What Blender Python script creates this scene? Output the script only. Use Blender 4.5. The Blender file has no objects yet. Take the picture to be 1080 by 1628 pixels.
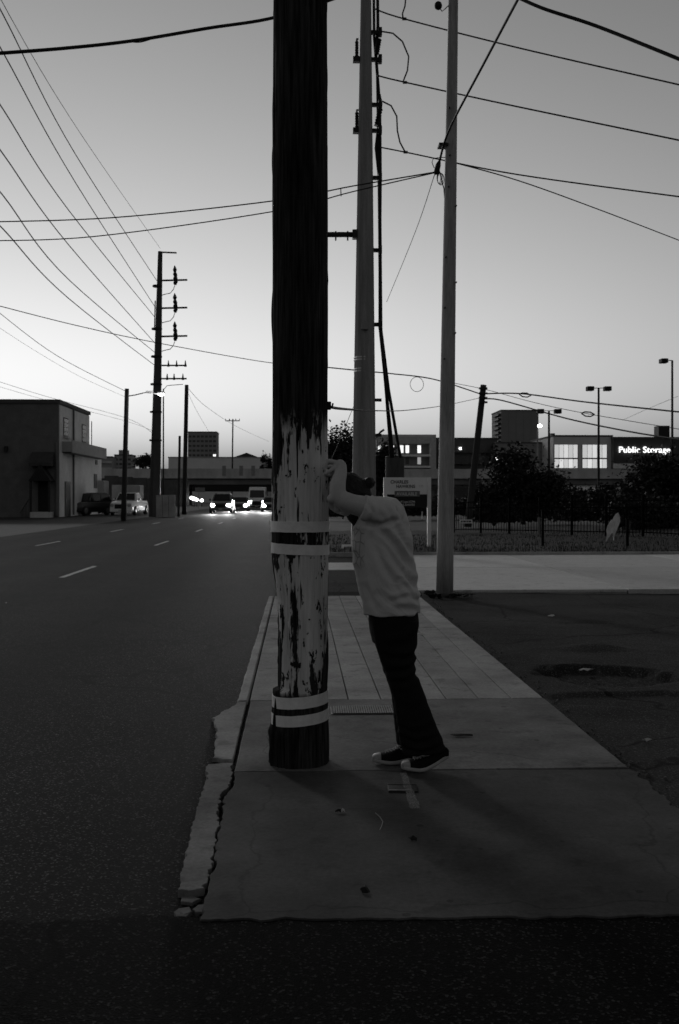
import bpy, bmesh, math, random
from mathutils import Vector, Matrix, noise
R = math.radians
random.seed(7)
C = bpy.context.scene.collection
S = bpy.context.scene

# ------------------------------------------------------------------ camera, sky, sun, exposure
F, HZ, CH, YAW = 1583.0, 789.0, 1.5, 0.04104      # focal length in px of the 1080x1628 photo, horizon row, eye height, yaw
cam = bpy.data.cameras.new('camera'); cam_o = bpy.data.objects.new('camera', cam); C.objects.link(cam_o)
cam.sensor_fit = 'VERTICAL'; cam.sensor_height = 36; cam.lens = 36 * F / 1628
cam.shift_y = -(814 - HZ) / 1628
cam_o.location = (0, 0, CH); cam_o.rotation_euler = (R(90), 0, -YAW)
cam.clip_start = 0.05; cam.clip_end = 6000
cam.dof.use_dof = True; cam.dof.focus_distance = 5.5; cam.dof.aperture_fstop = 8.0
S.camera = cam_o
EXPO = 3.62; EM = 26 * 2 ** -EXPO            # dusk: the picture is exposed up, lamps are given relative to that

SUN_AZ, SUN_EL = R(-24), R(24)          # azimuth from +Y (road direction), negative = left
w = bpy.data.worlds.new('World'); S.world = w; w.use_nodes = True
nt = w.node_tree; nt.nodes.clear()
sky = nt.nodes.new('ShaderNodeTexSky'); sky.sky_type = 'NISHITA'; sky.sun_disc = False
sky.sun_elevation = R(-1.3); sky.sun_rotation = SUN_AZ; sky.altitude = 100; sky.air_density = 1.9; sky.dust_density = 0.5; sky.ozone_density = 1.0
sep = nt.nodes.new('ShaderNodeSeparateColor'); nt.links.new(sky.outputs[0], sep.inputs[0])
mx = nt.nodes.new('ShaderNodeMath'); mx.operation = 'MULTIPLY_ADD'; mx.inputs[1].default_value = 0.35     # black-and-white film
nt.links.new(sep.outputs[0], mx.inputs[0])
m2 = nt.nodes.new('ShaderNodeMath'); m2.operation = 'MULTIPLY'; m2.inputs[1].default_value = 0.65
nt.links.new(sep.outputs[1], m2.inputs[0]); nt.links.new(m2.outputs[0], mx.inputs[2])
bg = nt.nodes.new('ShaderNodeBackground'); bg.inputs[1].default_value = 0.15
pw = nt.nodes.new('ShaderNodeMath'); pw.operation = 'POWER'; pw.inputs[1].default_value = 1.5; nt.links.new(mx.outputs[0], pw.inputs[0])
nt.links.new(pw.outputs[0], bg.inputs[0])
wo = nt.nodes.new('ShaderNodeOutputWorld'); nt.links.new(bg.outputs[0], wo.inputs[0])

sun = bpy.data.lights.new('sun', 'SUN'); sun.energy = 0.013 * EM; sun.angle = R(6); sun.color = (1, 1, 1)
sun_o = bpy.data.objects.new('sun', sun); C.objects.link(sun_o)
sd = Vector((math.sin(SUN_AZ) * math.cos(SUN_EL), math.cos(SUN_AZ) * math.cos(SUN_EL), math.sin(SUN_EL)))
sun_o.rotation_euler = sd.to_track_quat('Z', 'Y').to_euler(); sun_o.location = (-20, 30, 30)
vs = S.view_settings; vs.view_transform = 'Standard'; vs.look = 'None'; vs.gamma = 1; vs.exposure = EXPO; vs.use_curve_mapping = False
S.render.engine = 'CYCLES'; S.cycles.use_denoising = True; S.cycles.max_bounces = 6

# ------------------------------------------------------------------ helpers
CA, SA = math.cos(YAW), math.sin(YAW)
def W(px, py, d):
    """world point seen at photo pixel (px,py) at depth d"""
    x = (px - 540) / F * d; z = CH - (py - HZ) / F * d
    return Vector((x * CA + d * SA, -x * SA + d * CA, z))
def G(px, py, z=0.0):
    """ground point seen at photo pixel"""
    d = (CH - z) * F / (py - HZ); p = W(px, py, d); p.z = z; return p
def tag(o, label=None, cat=None, group=None, kind=None):
    if label: o['label'] = label
    if cat: o['category'] = cat
    if group: o['group'] = group
    if kind: o['kind'] = kind
    return o
def empty(name, loc=(0, 0, 0), rz=0, label=None, cat=None, group=None):
    o = bpy.data.objects.new(name, None); C.objects.link(o); o.location = loc; o.rotation_euler = (0, 0, rz)
    o.empty_display_size = 0.2
    return tag(o, label, cat, group)
def mesh_obj(name, me, mat, parent=None, smooth=False):
    o = bpy.data.objects.new(name, me); C.objects.link(o)
    if mat: me.materials.clear(); me.materials.append(mat)
    if smooth:
        for p in me.polygons: p.use_smooth = True
    if parent: o.parent = parent
    return o
class MB:
    """collects shapes, then becomes one mesh object"""
    def __init__(s): s.v = []; s.f = []
    def add(s, vs, fs):
        n = len(s.v); s.v += [tuple(v) for v in vs]; s.f += [tuple(i + n for i in f) for f in fs]; return s
    def box(s, x0, x1, y0, y1, z0, z1, M=None):
        vs = [Vector((x, y, z)) for x in (x0, x1) for y in (y0, y1) for z in (z0, z1)]
        if M: vs = [M @ v for v in vs]
        return s.add(vs, [(0, 1, 3, 2), (4, 6, 7, 5), (0, 4, 5, 1), (2, 3, 7, 6), (0, 2, 6, 4), (1, 5, 7, 3)])
    def bar(s, a, b, w, h, up=(0, 0, 1)):
        a = Vector(a); b = Vector(b); t = (b - a); L = t.length; t.normalize()
        up = Vector(up)
        if abs(t.dot(up)) > .98: up = Vector((0, 1, 0))
        x = t.cross(up).normalized(); z = x.cross(t)
        M = Matrix((x, t, z)).transposed().to_4x4(); M.translation = a
        return s.box(-w / 2, w / 2, 0, L, -h / 2, h / 2, M)
    def tube(s, pts, r, n=8, caps=True):
        pts = [Vector(p) for p in pts]; k = len(pts)
        rs = r if isinstance(r, (list, tuple)) else [r] * k
        vs = []; prev = None
        for i, p in enumerate(pts):
            t = (pts[min(i + 1, k - 1)] - pts[max(i - 1, 0)]).normalized()
            if prev is None:
                a = t.orthogonal().normalized()
            else:
                a = (prev - t * prev.dot(t)).normalized()
            prev = a; b = t.cross(a)
            for j in range(n):
                q = 2 * math.pi * j / n
                vs.append(p + (a * math.cos(q) + b * math.sin(q)) * rs[i])
        fs = [(i * n + j, i * n + (j + 1) % n, (i + 1) * n + (j + 1) % n, (i + 1) * n + j) for i in range(k - 1) for j in range(n)]
        if caps: fs += [tuple(reversed(range(n))), tuple(range((k - 1) * n, k * n))]
        return s.add(vs, fs)
    def prism(s, poly, z0, z1):
        """poly: list of (x,y) counter-clockwise; z0,z1 numbers"""
        n = len(poly)
        vs = [(p[0], p[1], z0) for p in poly] + [(p[0], p[1], z1) for p in poly]
        return s.add(vs, [tuple(reversed(range(n))), tuple(range(n, 2 * n))] + [(i, (i + 1) % n, n + (i + 1) % n, n + i) for i in range(n)])
    def loft(s, rings, caps=True):
        n = len(rings[0]); vs = [p for r in rings for p in r]
        fs = [(i * n + j, i * n + (j + 1) % n, (i + 1) * n + (j + 1) % n, (i + 1) * n + j) for i in range(len(rings) - 1) for j in range(n)]
        if caps: fs += [tuple(reversed(range(n))), tuple(range((len(rings) - 1) * n, len(rings) * n))]
        return s.add(vs, fs)
    def sphere(s, c, ax, n=16, m=10, M=None):
        c = Vector(c); vs = []
        for i in range(m + 1):
            th = math.pi * i / m
            for j in range(n):
                ph = 2 * math.pi * j / n
                v = Vector((ax[0] * math.sin(th) * math.cos(ph), ax[1] * math.sin(th) * math.sin(ph), ax[2] * math.cos(th)))
                if M: v = M @ v
                vs.append(c + v)
        fs = [(i * n + j, (i + 1) * n + j, (i + 1) * n + (j + 1) % n, i * n + (j + 1) % n) for i in range(m) for j in range(n)]
        return s.add(vs, fs)
    def mesh(s, name='m'):
        me = bpy.data.meshes.new(name); me.from_pydata([tuple(v) for v in s.v], [], s.f)
        bm = bmesh.new(); bm.from_mesh(me)
        bmesh.ops.remove_doubles(bm, verts=bm.verts, dist=1e-5)
        bmesh.ops.recalc_face_normals(bm, faces=bm.faces); bm.to_mesh(me); bm.free()
        return me
    def build(s, name, mat, parent=None, smooth=False, bevel=0, M=None):
        me = s.mesh(name)
        if bevel:
            bm = bmesh.new(); bm.from_mesh(me)
            bmesh.ops.bevel(bm, geom=[e for e in bm.edges if len(e.link_faces) == 2 and e.calc_face_angle(0) > .5], offset=bevel, segments=2, affect='EDGES', profile=.6)
            bm.to_mesh(me); bm.free()
        if M: me.transform(M)
        return mesh_obj(name, me, mat, parent, smooth)
def remeshed(mb, name, voxel, mat, parent, smooth_it=6, post=None):
    """union of closed shapes as one continuous surface"""
    o = mesh_obj('tmp', mb.mesh(), None)
    md = o.modifiers.new('r', 'REMESH'); md.mode = 'VOXEL'; md.voxel_size = voxel
    sm = o.modifiers.new('s', 'SMOOTH'); sm.factor = .5; sm.iterations = smooth_it
    dg = bpy.context.evaluated_depsgraph_get(); me = bpy.data.meshes.new_from_object(o.evaluated_get(dg))
    old = o.data; bpy.data.objects.remove(o); bpy.data.meshes.remove(old)
    if post:
        nrm = [v.normal.copy() for v in me.vertices]
        for v, n in zip(me.vertices, nrm): v.co = post(v.co.copy(), n)
        me.update()
    return mesh_obj(name, me, mat, parent, True)
def text_mesh(txt, size, extrude=0.0, spacing=1.0, bold=0.0):
    cu = bpy.data.curves.new('t', 'FONT'); cu.body = txt; cu.size = size; cu.extrude = extrude; cu.space_character = spacing
    cu.align_x = 'LEFT'; cu.offset = bold * size
    o = bpy.data.objects.new('t', cu); C.objects.link(o)
    dg = bpy.context.evaluated_depsgraph_get(); me = bpy.data.meshes.new_from_object(o.evaluated_get(dg))
    bpy.data.objects.remove(o); bpy.data.curves.remove(cu)
    return me
def lettering(txt, size, loc, mat, parent, extrude=0.002, spacing=1.0, sx=1.0, rz=0.0, bold=0.0, name='lettering'):
    me = text_mesh(txt, size, extrude, spacing, bold)
    me.transform(Matrix.Translation(loc) @ Matrix.Rotation(rz, 4, 'Z') @ Matrix.Rotation(R(90), 4, 'X') @ Matrix.Diagonal((sx, 1, 1, 1)))
    return mesh_obj(name, me, mat, parent)

# ------------------------------------------------------------------ materials (grey, as on black-and-white film)
MATS = {}
def mat(name, c, rough=.8, spec=.3, var=.25, scale=3.0, stretch=(1, 1, 1), bump=0.0, bscale=None, metal=0.0, fine=0.0, fscale=60.0, emit=None):
    if name in MATS: return MATS[name]
    m = bpy.data.materials.new(name); m.use_nodes = True; t = m.node_tree; b = t.nodes['Principled BSDF']
    b.inputs['Roughness'].default_value = rough; b.inputs['Specular IOR Level'].default_value = spec; b.inputs['Metallic'].default_value = metal
    b.inputs['Base Color'].default_value = (c, c, c, 1)
    if emit:
        b.inputs['Emission Color'].default_value = (1, 1, 1, 1); b.inputs['Emission Strength'].default_value = emit
    if var or bump or fine:
        tc = t.nodes.new('ShaderNodeTexCoord'); mp = t.nodes.new('ShaderNodeMapping'); mp.inputs['Scale'].default_value = stretch
        t.links.new(tc.outputs['Object'], mp.inputs[0])
        n1 = t.nodes.new('ShaderNodeTexNoise'); n1.inputs['Scale'].default_value = scale; n1.inputs['Detail'].default_value = 8; n1.inputs['Roughness'].default_value = .65
        t.links.new(mp.outputs[0], n1.inputs[0])
        mr = t.nodes.new('ShaderNodeMapRange'); mr.inputs[1].default_value = .25; mr.inputs[2].default_value = .75
        mr.inputs[3].default_value = c * (1 - var); mr.inputs[4].default_value = c * (1 + var)
        t.links.new(n1.outputs[0], mr.inputs[0]); out = mr.outputs[0]
        if fine:
            n2 = t.nodes.new('ShaderNodeTexNoise'); n2.inputs['Scale'].default_value = fscale; n2.inputs['Detail'].default_value = 3
            t.links.new(mp.outputs[0], n2.inputs[0])
            m2 = t.nodes.new('ShaderNodeMapRange'); m2.inputs[1].default_value = .3; m2.inputs[2].default_value = .7
            m2.inputs[3].default_value = 1 - fine; m2.inputs[4].default_value = 1 + fine
            t.links.new(n2.outputs[0], m2.inputs[0])
            mu = t.nodes.new('ShaderNodeMath'); mu.operation = 'MULTIPLY'; t.links.new(out, mu.inputs[0]); t.links.new(m2.outputs[0], mu.inputs[1]); out = mu.outputs[0]
        t.links.new(out, b.inputs['Base Color'])
        if bump:
            n3 = t.nodes.new('ShaderNodeTexNoise'); n3.inputs['Scale'].default_value = bscale or scale * 6; n3.inputs['Detail'].default_value = 6
            t.links.new(mp.outputs[0], n3.inputs[0])
            bp = t.nodes.new('ShaderNodeBump'); bp.inputs['Strength'].default_value = 1; bp.inputs['Distance'].default_value = bump
            t.links.new(n3.outputs[0], bp.inputs['Height']); t.links.new(bp.outputs[0], b.inputs['Normal'])
    MATS[name] = m; return m
def emitter(name, s):
    if name in MATS: return MATS[name]
    m = bpy.data.materials.new(name); m.use_nodes = True; t = m.node_tree; t.nodes.clear()
    e = t.nodes.new('ShaderNodeEmission'); e.inputs[1].default_value = s * EM; o = t.nodes.new('ShaderNodeOutputMaterial')
    t.links.new(e.outputs[0], o.inputs[0]); MATS[name] = m; return m

def asphalt_mat(name, c, stone, rough=.6, spec=.35, patch=.35, track=False):
    m = bpy.data.materials.new(name); m.use_nodes = True; t = m.node_tree; b = t.nodes['Principled BSDF']; L = t.links.new
    tc = t.nodes.new('ShaderNodeTexCoord')
    n1 = t.nodes.new('ShaderNodeTexNoise'); n1.inputs['Scale'].default_value = .7; n1.inputs['Detail'].default_value = 8; L(tc.outputs['Object'], n1.inputs[0])
    r1 = t.nodes.new('ShaderNodeMapRange'); r1.inputs[1].default_value = .3; r1.inputs[2].default_value = .7; r1.inputs[3].default_value = c * (1 - patch); r1.inputs[4].default_value = c * (1 + patch); L(n1.outputs[0], r1.inputs[0])
    vo = t.nodes.new('ShaderNodeTexVoronoi'); vo.inputs['Scale'].default_value = 130; L(tc.outputs['Object'], vo.inputs[0])
    sp = t.nodes.new('ShaderNodeSeparateColor'); L(vo.outputs['Color'], sp.inputs[0])
    r2 = t.nodes.new('ShaderNodeMapRange'); r2.inputs[1].default_value = .86; r2.inputs[2].default_value = 1.0; r2.inputs[3].default_value = 0; r2.inputs[4].default_value = stone; L(sp.outputs[0], r2.inputs[0])
    ad = t.nodes.new('ShaderNodeMath'); ad.operation = 'ADD'; L(r1.outputs[0], ad.inputs[0]); L(r2.outputs[0], ad.inputs[1])
    n4 = t.nodes.new('ShaderNodeTexNoise'); n4.inputs['Scale'].default_value = 65; n4.inputs['Detail'].default_value = 6; L(tc.outputs['Object'], n4.inputs[0])
    r4 = t.nodes.new('ShaderNodeMapRange'); r4.inputs[1].default_value = .3; r4.inputs[2].default_value = .7; r4.inputs[3].default_value = .55; r4.inputs[4].default_value = 1.45; L(n4.outputs[0], r4.inputs[0])
    mu = t.nodes.new('ShaderNodeMath'); mu.operation = 'MULTIPLY'; L(ad.outputs[0], mu.inputs[0]); L(r4.outputs[0], mu.inputs[1])
    wn = t.nodes.new('ShaderNodeTexNoise'); wn.inputs['Scale'].default_value = 2.5; wn.inputs['Detail'].default_value = 5; L(tc.outputs['Object'], wn.inputs[0])
    wm = t.nodes.new('ShaderNodeMix'); wm.data_type = 'VECTOR'; wm.inputs[0].default_value = .22; L(tc.outputs['Object'], wm.inputs[4]); L(wn.outputs['Color'], wm.inputs[5])
    cv = t.nodes.new('ShaderNodeTexVoronoi'); cv.feature = 'DISTANCE_TO_EDGE'; cv.inputs['Scale'].default_value = .55; L(wm.outputs[1], cv.inputs[0])
    cr_ = t.nodes.new('ShaderNodeMapRange'); cr_.inputs[1].default_value = .002; cr_.inputs[2].default_value = .008; cr_.inputs[3].default_value = .25; cr_.inputs[4].default_value = 1; L(cv.outputs[0], cr_.inputs[0])
    mc = t.nodes.new('ShaderNodeMath'); mc.operation = 'MULTIPLY'; L(mu.outputs[0], mc.inputs[0]); L(cr_.outputs[0], mc.inputs[1])
    if track:                                               # tyre-polished wheel paths and tarred lane seams
        sx = t.nodes.new('ShaderNodeSeparateXYZ'); L(wm.outputs[1], sx.inputs[0])
        a1 = t.nodes.new('ShaderNodeMath'); a1.operation = 'MULTIPLY'; a1.inputs[1].default_value = 3.44 / .78; L(sx.outputs[0], a1.inputs[0])
        a2 = t.nodes.new('ShaderNodeMath'); a2.operation = 'SINE'; L(a1.outputs[0], a2.inputs[0])
        a3 = t.nodes.new('ShaderNodeMapRange'); a3.inputs[1].default_value = -1; a3.inputs[3].default_value = .72; a3.inputs[4].default_value = 1.3; L(a2.outputs[0], a3.inputs[0])
        a4 = t.nodes.new('ShaderNodeMath'); a4.operation = 'MULTIPLY'; L(mc.outputs[0], a4.inputs[0]); L(a3.outputs[0], a4.inputs[1]); mc = a4
    L(mc.outputs[0], b.inputs['Base Color'])
    b.inputs['Roughness'].default_value = rough; b.inputs['Specular IOR Level'].default_value = spec
    ma = t.nodes.new('ShaderNodeMath'); ma.operation = 'ADD'; L(vo.outputs['Distance'], ma.inputs[0]); L(n4.outputs[0], ma.inputs[1])
    bp = t.nodes.new('ShaderNodeBump'); bp.inputs['Strength'].default_value = 1; bp.inputs['Distance'].default_value = .0025; L(ma.outputs[0], bp.inputs['Height']); L(bp.outputs[0], b.inputs['Normal'])
    MATS[name] = m; return m
def concrete_mat(name, c, stain=.35, cracks=False):
    m = bpy.data.materials.new(name); m.use_nodes = True; t = m.node_tree; b = t.nodes['Principled BSDF']; L = t.links.new
    tc = t.nodes.new('ShaderNodeTexCoord')
    def nz(sc, det, lo, hi, a, bb):
        n = t.nodes.new('ShaderNodeTexNoise'); n.inputs['Scale'].default_value = sc; n.inputs['Detail'].default_value = det; n.inputs['Roughness'].default_value = .65; L(tc.outputs['Object'], n.inputs[0])
        r = t.nodes.new('ShaderNodeMapRange'); r.inputs[1].default_value = lo; r.inputs[2].default_value = hi; r.inputs[3].default_value = a; r.inputs[4].default_value = bb; L(n.outputs[0], r.inputs[0]); return n, r
    n1, r1 = nz(1.6, 8, .3, .7, 1 - stain, 1 + stain * .6)
    n2, r2 = nz(45, 5, .3, .7, .78, 1.2)
    n3, r3 = nz(5, 4, .56, .68, 1, .62)
    a = t.nodes.new('ShaderNodeMath'); a.operation = 'MULTIPLY'; L(r1.outputs[0], a.inputs[0]); L(r2.outputs[0], a.inputs[1])
    a2 = t.nodes.new('ShaderNodeMath'); a2.operation = 'MULTIPLY'; L(a.outputs[0], a2.inputs[0]); L(r3.outputs[0], a2.inputs[1])
    oi = t.nodes.new('ShaderNodeObjectInfo'); ro = t.nodes.new('ShaderNodeMapRange'); ro.inputs[3].default_value = .82 * c; ro.inputs[4].default_value = 1.16 * c; L(oi.outputs['Random'], ro.inputs[0])
    a3 = t.nodes.new('ShaderNodeMath'); a3.operation = 'MULTIPLY'; L(ro.outputs[0], a3.inputs[1]); L(a2.outputs[0], a3.inputs[0]); last = a3.outputs[0]
    def mulr(v, a, bb, cc, d):
        global_r = t.nodes.new('ShaderNodeMapRange')
        for k, x in zip((1, 2, 3, 4), (a, bb, cc, d)): global_r.inputs[k].default_value = x
        L(v, global_r.inputs[0]); q = t.nodes.new('ShaderNodeMath'); q.operation = 'MULTIPLY'; L(last, q.inputs[0]); L(global_r.outputs[0], q.inputs[1]); return q.outputs[0]
    # trodden gum spots
    gv = t.nodes.new('ShaderNodeTexVoronoi'); gv.inputs['Scale'].default_value = 5.5; gv.inputs['Randomness'].default_value = 1; L(tc.outputs['Object'], gv.inputs[0])
    sc = t.nodes.new('ShaderNodeSeparateColor'); L(gv.outputs['Color'], sc.inputs[0])
    gd = t.nodes.new('ShaderNodeMath'); gd.operation = 'MULTIPLY_ADD'; L(sc.outputs[0], gd.inputs[0]); gd.inputs[1].default_value = .22; L(gv.outputs['Distance'], gd.inputs[2])
    last = mulr(gd.outputs[0], .10, .13, .5, 1)
    if cracks:
        wn = t.nodes.new('ShaderNodeTexNoise'); wn.inputs['Scale'].default_value = 3.5; wn.inputs['Detail'].default_value = 6; L(tc.outputs['Object'], wn.inputs[0])
        wm = t.nodes.new('ShaderNodeMix'); wm.data_type = 'VECTOR'; wm.inputs[0].default_value = .25; L(tc.outputs['Object'], wm.inputs[4]); L(wn.outputs['Color'], wm.inputs[5])
        cv = t.nodes.new('ShaderNodeTexVoronoi'); cv.feature = 'DISTANCE_TO_EDGE'; cv.inputs['Scale'].default_value = .62; L(wm.outputs[1], cv.inputs[0])
        last = mulr(cv.outputs[0], .001, .004, .62, 1)
    L(last, b.inputs['Base Color'])
    b.inputs['Roughness'].default_value = .85; b.inputs['Specular IOR Level'].default_value = .25
    bp = t.nodes.new('ShaderNodeBump'); bp.inputs['Distance'].default_value = .003; bp.inputs['Strength'].default_value = .8; L(n2.outputs[0], bp.inputs['Height']); L(bp.outputs[0], b.inputs['Normal'])
    MATS[name] = m; return m

A_ROAD = asphalt_mat('road_asphalt', .0065, .13, rough=.75, spec=.03, patch=.6, track=True)
A_LOT = asphalt_mat('lot_asphalt', .032, .09, rough=.85, spec=.08, patch=.6)
A_NEAR = asphalt_mat('dimmed_drive_asphalt', .005, .05, rough=.9, spec=.05)  # foreground darkening put into the asphalt's colour
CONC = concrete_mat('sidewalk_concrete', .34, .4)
CONC_DIM = concrete_mat('dimmed_slab_concrete', .06, .6, True)  # near slab, with the darkening towards the camera put into its colour
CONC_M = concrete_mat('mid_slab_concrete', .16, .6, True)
CONC_P = concrete_mat('pale_concrete', .19, .6)
CONC_D = concrete_mat('street_concrete', .55, .12)
CONC_D.node_tree.nodes['Principled BSDF'].inputs['Specular IOR Level'].default_value = .5; CONC_D.node_tree.nodes['Principled BSDF'].inputs['Roughness'].default_value = .55
M_DIRT = mat('dirt', .05, var=.5, scale=2, bump=.02, fine=.4)
M_GROUND = mat('ground', .06, var=.4, scale=.3)
M_GRASS = mat('grass', .03, var=.5, scale=3, fine=.5, fscale=25, bump=.03)
M_PAINT = mat('road_paint', .5, var=.35, scale=8, fine=.3)
M_STEEL = mat('galvanised', .36, rough=.55, spec=.4, var=.4, scale=3.5, stretch=(3, 3, .25), fine=.2, fscale=30)
M_STEEL2 = mat('weathered_steel', .26, rough=.65, spec=.3, var=.4, scale=2.5, stretch=(3, 3, .2), fine=.2)
M_DARK = mat('dark_metal', .02, rough=.5, var=.2)
M_BLACK = mat('black_rubber', .012, rough=.6, var=.2)
M_WOODP = mat('far_pole_wood', .035, rough=.9, var=.4, scale=2, stretch=(6, 6, .4))
M_GLASS = mat('dark_glass', .015, rough=.08, spec=.6, var=0)
M_WHITE = mat('white_paint', .85, rough=.5, var=.08)
M_WALL = mat('wall_stucco', .7, var=.18, scale=.8, fine=.12, fscale=12)
M_BRICK = mat('old_brick', .13, var=.25, scale=1.2, fine=.15, fscale=14)
M_CONCB = mat('bridge_concrete', .5, var=.35, scale=.5, stretch=(1, 1, .4), fine=.2)
M_LEAF = mat('leaf', .022, rough=.6, spec=.25, var=.4, scale=2.0)
M_BARK = mat('bark', .04, rough=.9, var=.4, scale=4, stretch=(3, 3, .5), bump=.02)

# ------------------------------------------------------------------ the ground
def sheet(name, x0, x1, y0, y1, z, m):
    return tag(MB().add([(x0, y0, z), (x1, y0, z), (x1, y1, z), (x0, y1, z)], [(0, 1, 2, 3)]).build(name, m), kind='structure')
sheet('ground', -2500, 2500, -60, 3500, -.25, M_GROUND)
road = sheet('road', -11.2, -.2, -30, 420, -.03, A_ROAD)
for k in range(0, 5):                                   # two rows of painted lane dashes
    for X in (-4.45, -8.1):
        if X < -8 and k == 0: continue
        y0 = 18.9 + 12.19 * k
        pts = []; n = 14
        for i in range(n + 1): pts.append((X - .055 + random.uniform(-.012, .012), y0 + 3.1 * i / n))
        for i in range(n, -1, -1): pts.append((X + .055 + random.uniform(-.012, .012), y0 + 3.1 * i / n))
        MB().add([(a, b, -.026) for a, b in pts], [tuple(range(len(pts)))]).build('lane_dash', M_PAINT, road)
sheet('dirt_lot', -60, -11.15, 10, 150, -.035, M_DIRT)
sheet('side_street', -.3, 60, 15.83, 25.4, -.045, A_LOT)

# right-hand parking lot with its pothole, a real relief
def lot_z(x, y):
    z = -.035 + .012 * noise.noise((x * .9, y * .9, 3.1)) + .006 * noise.noise((x * 4, y * 4, 1.7)) + .003 * noise.noise((x * 13, y * 13, 9))
    z -= .035 * min(1, max(0, (x - 2.2) / 3)) * min(1, max(0, (y - 11) / 4))
    c = G(955, 1066); dx, dy = (x - c.x) / .62, (y - c.y) / .52
    q = dx * dx + dy * dy + .55 * noise.noise((x * 2.6, y * 2.6, 5)) + .25 * noise.noise((x * 9, y * 9, 2))
    if q < 1: z -= .075 * min(1, (1 - q) * 4) - .02 * noise.noise((x * 14, y * 14, 4))
    c = G(1010, 1105); q = ((x - c.x) / .7) ** 2 + ((y - c.y) / .35) ** 2 + .8 * noise.noise((x * 3, y * 3, 8))
    if q < 1: z -= .03 * min(1, (1 - q) * 3)
    c = G(935, 985); q = ((x - c.x) / .35) ** 2 + ((y - c.y) / .22) ** 2 + .8 * noise.noise((x * 4, y * 4, 18))
    if q < 1: z -= .022 * min(1, (1 - q) * 3)
    c = G(945, 1026); q = ((x - c.x) / .45) ** 2 + ((y - c.y) / .3) ** 2
    if q < 1: z += .05 * (1 - q) ** 2
    return z
def grid(name, xs, ys, fz, m):
    vs = [(x, y, fz(x, y)) for y in ys for x in xs]; n = len(xs)
    fs = [(j * n + i, j * n + i + 1, (j + 1) * n + i + 1, (j + 1) * n + i) for j in range(len(ys) - 1) for i in range(n - 1)]
    me = bpy.data.meshes.new(name); me.from_pydata(vs, [], fs)
    return tag(mesh_obj(name, me, m, None, True), kind='structure')
xs = [1.65 + .04 * i for i in range(130)] + [6.85 + .25 * i for i in range(1, 90)]
ys = [3.5 + .04 * i for i in range(200)] + [11.5 + .12 * i for i in range(1, 37)]
grid('parking_lot', xs, ys, lot_z, A_LOT)

# sidewalk: bed with slabs, strips and kerb stones as pieces
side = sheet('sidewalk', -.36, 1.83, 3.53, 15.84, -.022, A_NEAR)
def jag(a, b, n, amp, seed):
    a = Vector(a[:2]); b = Vector(b[:2]); t = (b - a); nn = Vector((-t.y, t.x)).normalized(); out = []
    for i in range(n):
        s = i / n; q = a + t * s
        if i: q += nn * amp * noise.noise((s * n * .37, seed, 0)) + nn * amp * .5 * noise.noise((s * n * .9, seed, 7))
        out.append((q.x, q.y))
    return out
def piece(name, outline, z0, z1, m, parent, amp=.004, step=.06, bevel=.006):
    """outline: list of (x,y); jagged along the way"""
    poly = []
    k = len(outline)
    for i in range(k):
        a = outline[i]; b = outline[(i + 1) % k]; am = a[2] if len(a) > 2 else amp
        L = (Vector(b[:2]) - Vector(a[:2])).length
        poly += jag(a, b, max(1, int(L / step)), am, i * 3.3 + len(name) + a[0])
    area = sum(poly[i][0] * poly[(i + 1) % len(poly)][1] - poly[(i + 1) % len(poly)][0] * poly[i][1] for i in range(len(poly)))
    if area < 0: poly.reverse()
    me = MB().prism(poly, z0, z1).mesh()
    bm = bmesh.new(); bm.from_mesh(me)
    es = [e for e in bm.edges if all(v.co.z > z1 - 1e-4 for v in e.verts) and len(e.link_faces) == 2 and e.calc_face_angle(0) > .8]
    if bevel: bmesh.ops.bevel(bm, geom=es, offset=bevel, segments=1, affect='EDGES')
    bm.to_mesh(me); bm.free()
    return mesh_obj(name, me, m, parent)
XL, XR, XK = -.45, 1.82, -.36
def gx(px, py): p = G(px, py); return (p.x, p.y)
# near slab
piece('paving_slab', [gx(318, 1463) + (.02,), (XR + .02, 3.50, .04), (XR, 5.40, .006), gx(374, 1227) + (.012,), gx(371, 1250) + (.02,), gx(357, 1266) + (.025,), gx(352, 1305) + (.025,), gx(345, 1352) + (.025,), gx(331, 1412) + (.02,)], -.12, .002, CONC_DIM, side, step=.03, bevel=.004)
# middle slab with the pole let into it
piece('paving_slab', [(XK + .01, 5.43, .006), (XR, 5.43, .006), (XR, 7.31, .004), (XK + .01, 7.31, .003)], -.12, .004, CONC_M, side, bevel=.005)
wk = (XR - XK) / 9
for i in range(9):                                      # long strips of the far walk
    for y0, y1 in ((7.335, 11.3), (11.31, 15.0)):
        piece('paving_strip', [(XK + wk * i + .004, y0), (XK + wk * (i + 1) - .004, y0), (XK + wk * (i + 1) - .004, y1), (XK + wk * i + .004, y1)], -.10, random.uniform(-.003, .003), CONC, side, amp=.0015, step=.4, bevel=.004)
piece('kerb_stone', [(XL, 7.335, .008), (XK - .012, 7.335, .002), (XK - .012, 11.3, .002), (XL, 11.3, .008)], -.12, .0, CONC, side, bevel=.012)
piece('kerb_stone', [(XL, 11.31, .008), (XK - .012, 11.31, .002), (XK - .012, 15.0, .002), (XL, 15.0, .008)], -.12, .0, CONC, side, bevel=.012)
piece('kerb_stone', [gx(338, 1203) + (.02,), gx(371, 1206) + (.004,), (XK - .02, 7.31, .002), (XL, 7.31, .02), gx(368, 1122) + (.02,), gx(337, 1140) + (.03,), gx(347, 1160) + (.02,)], -.12, -.004, CONC, side, step=.03, bevel=.005)
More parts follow.
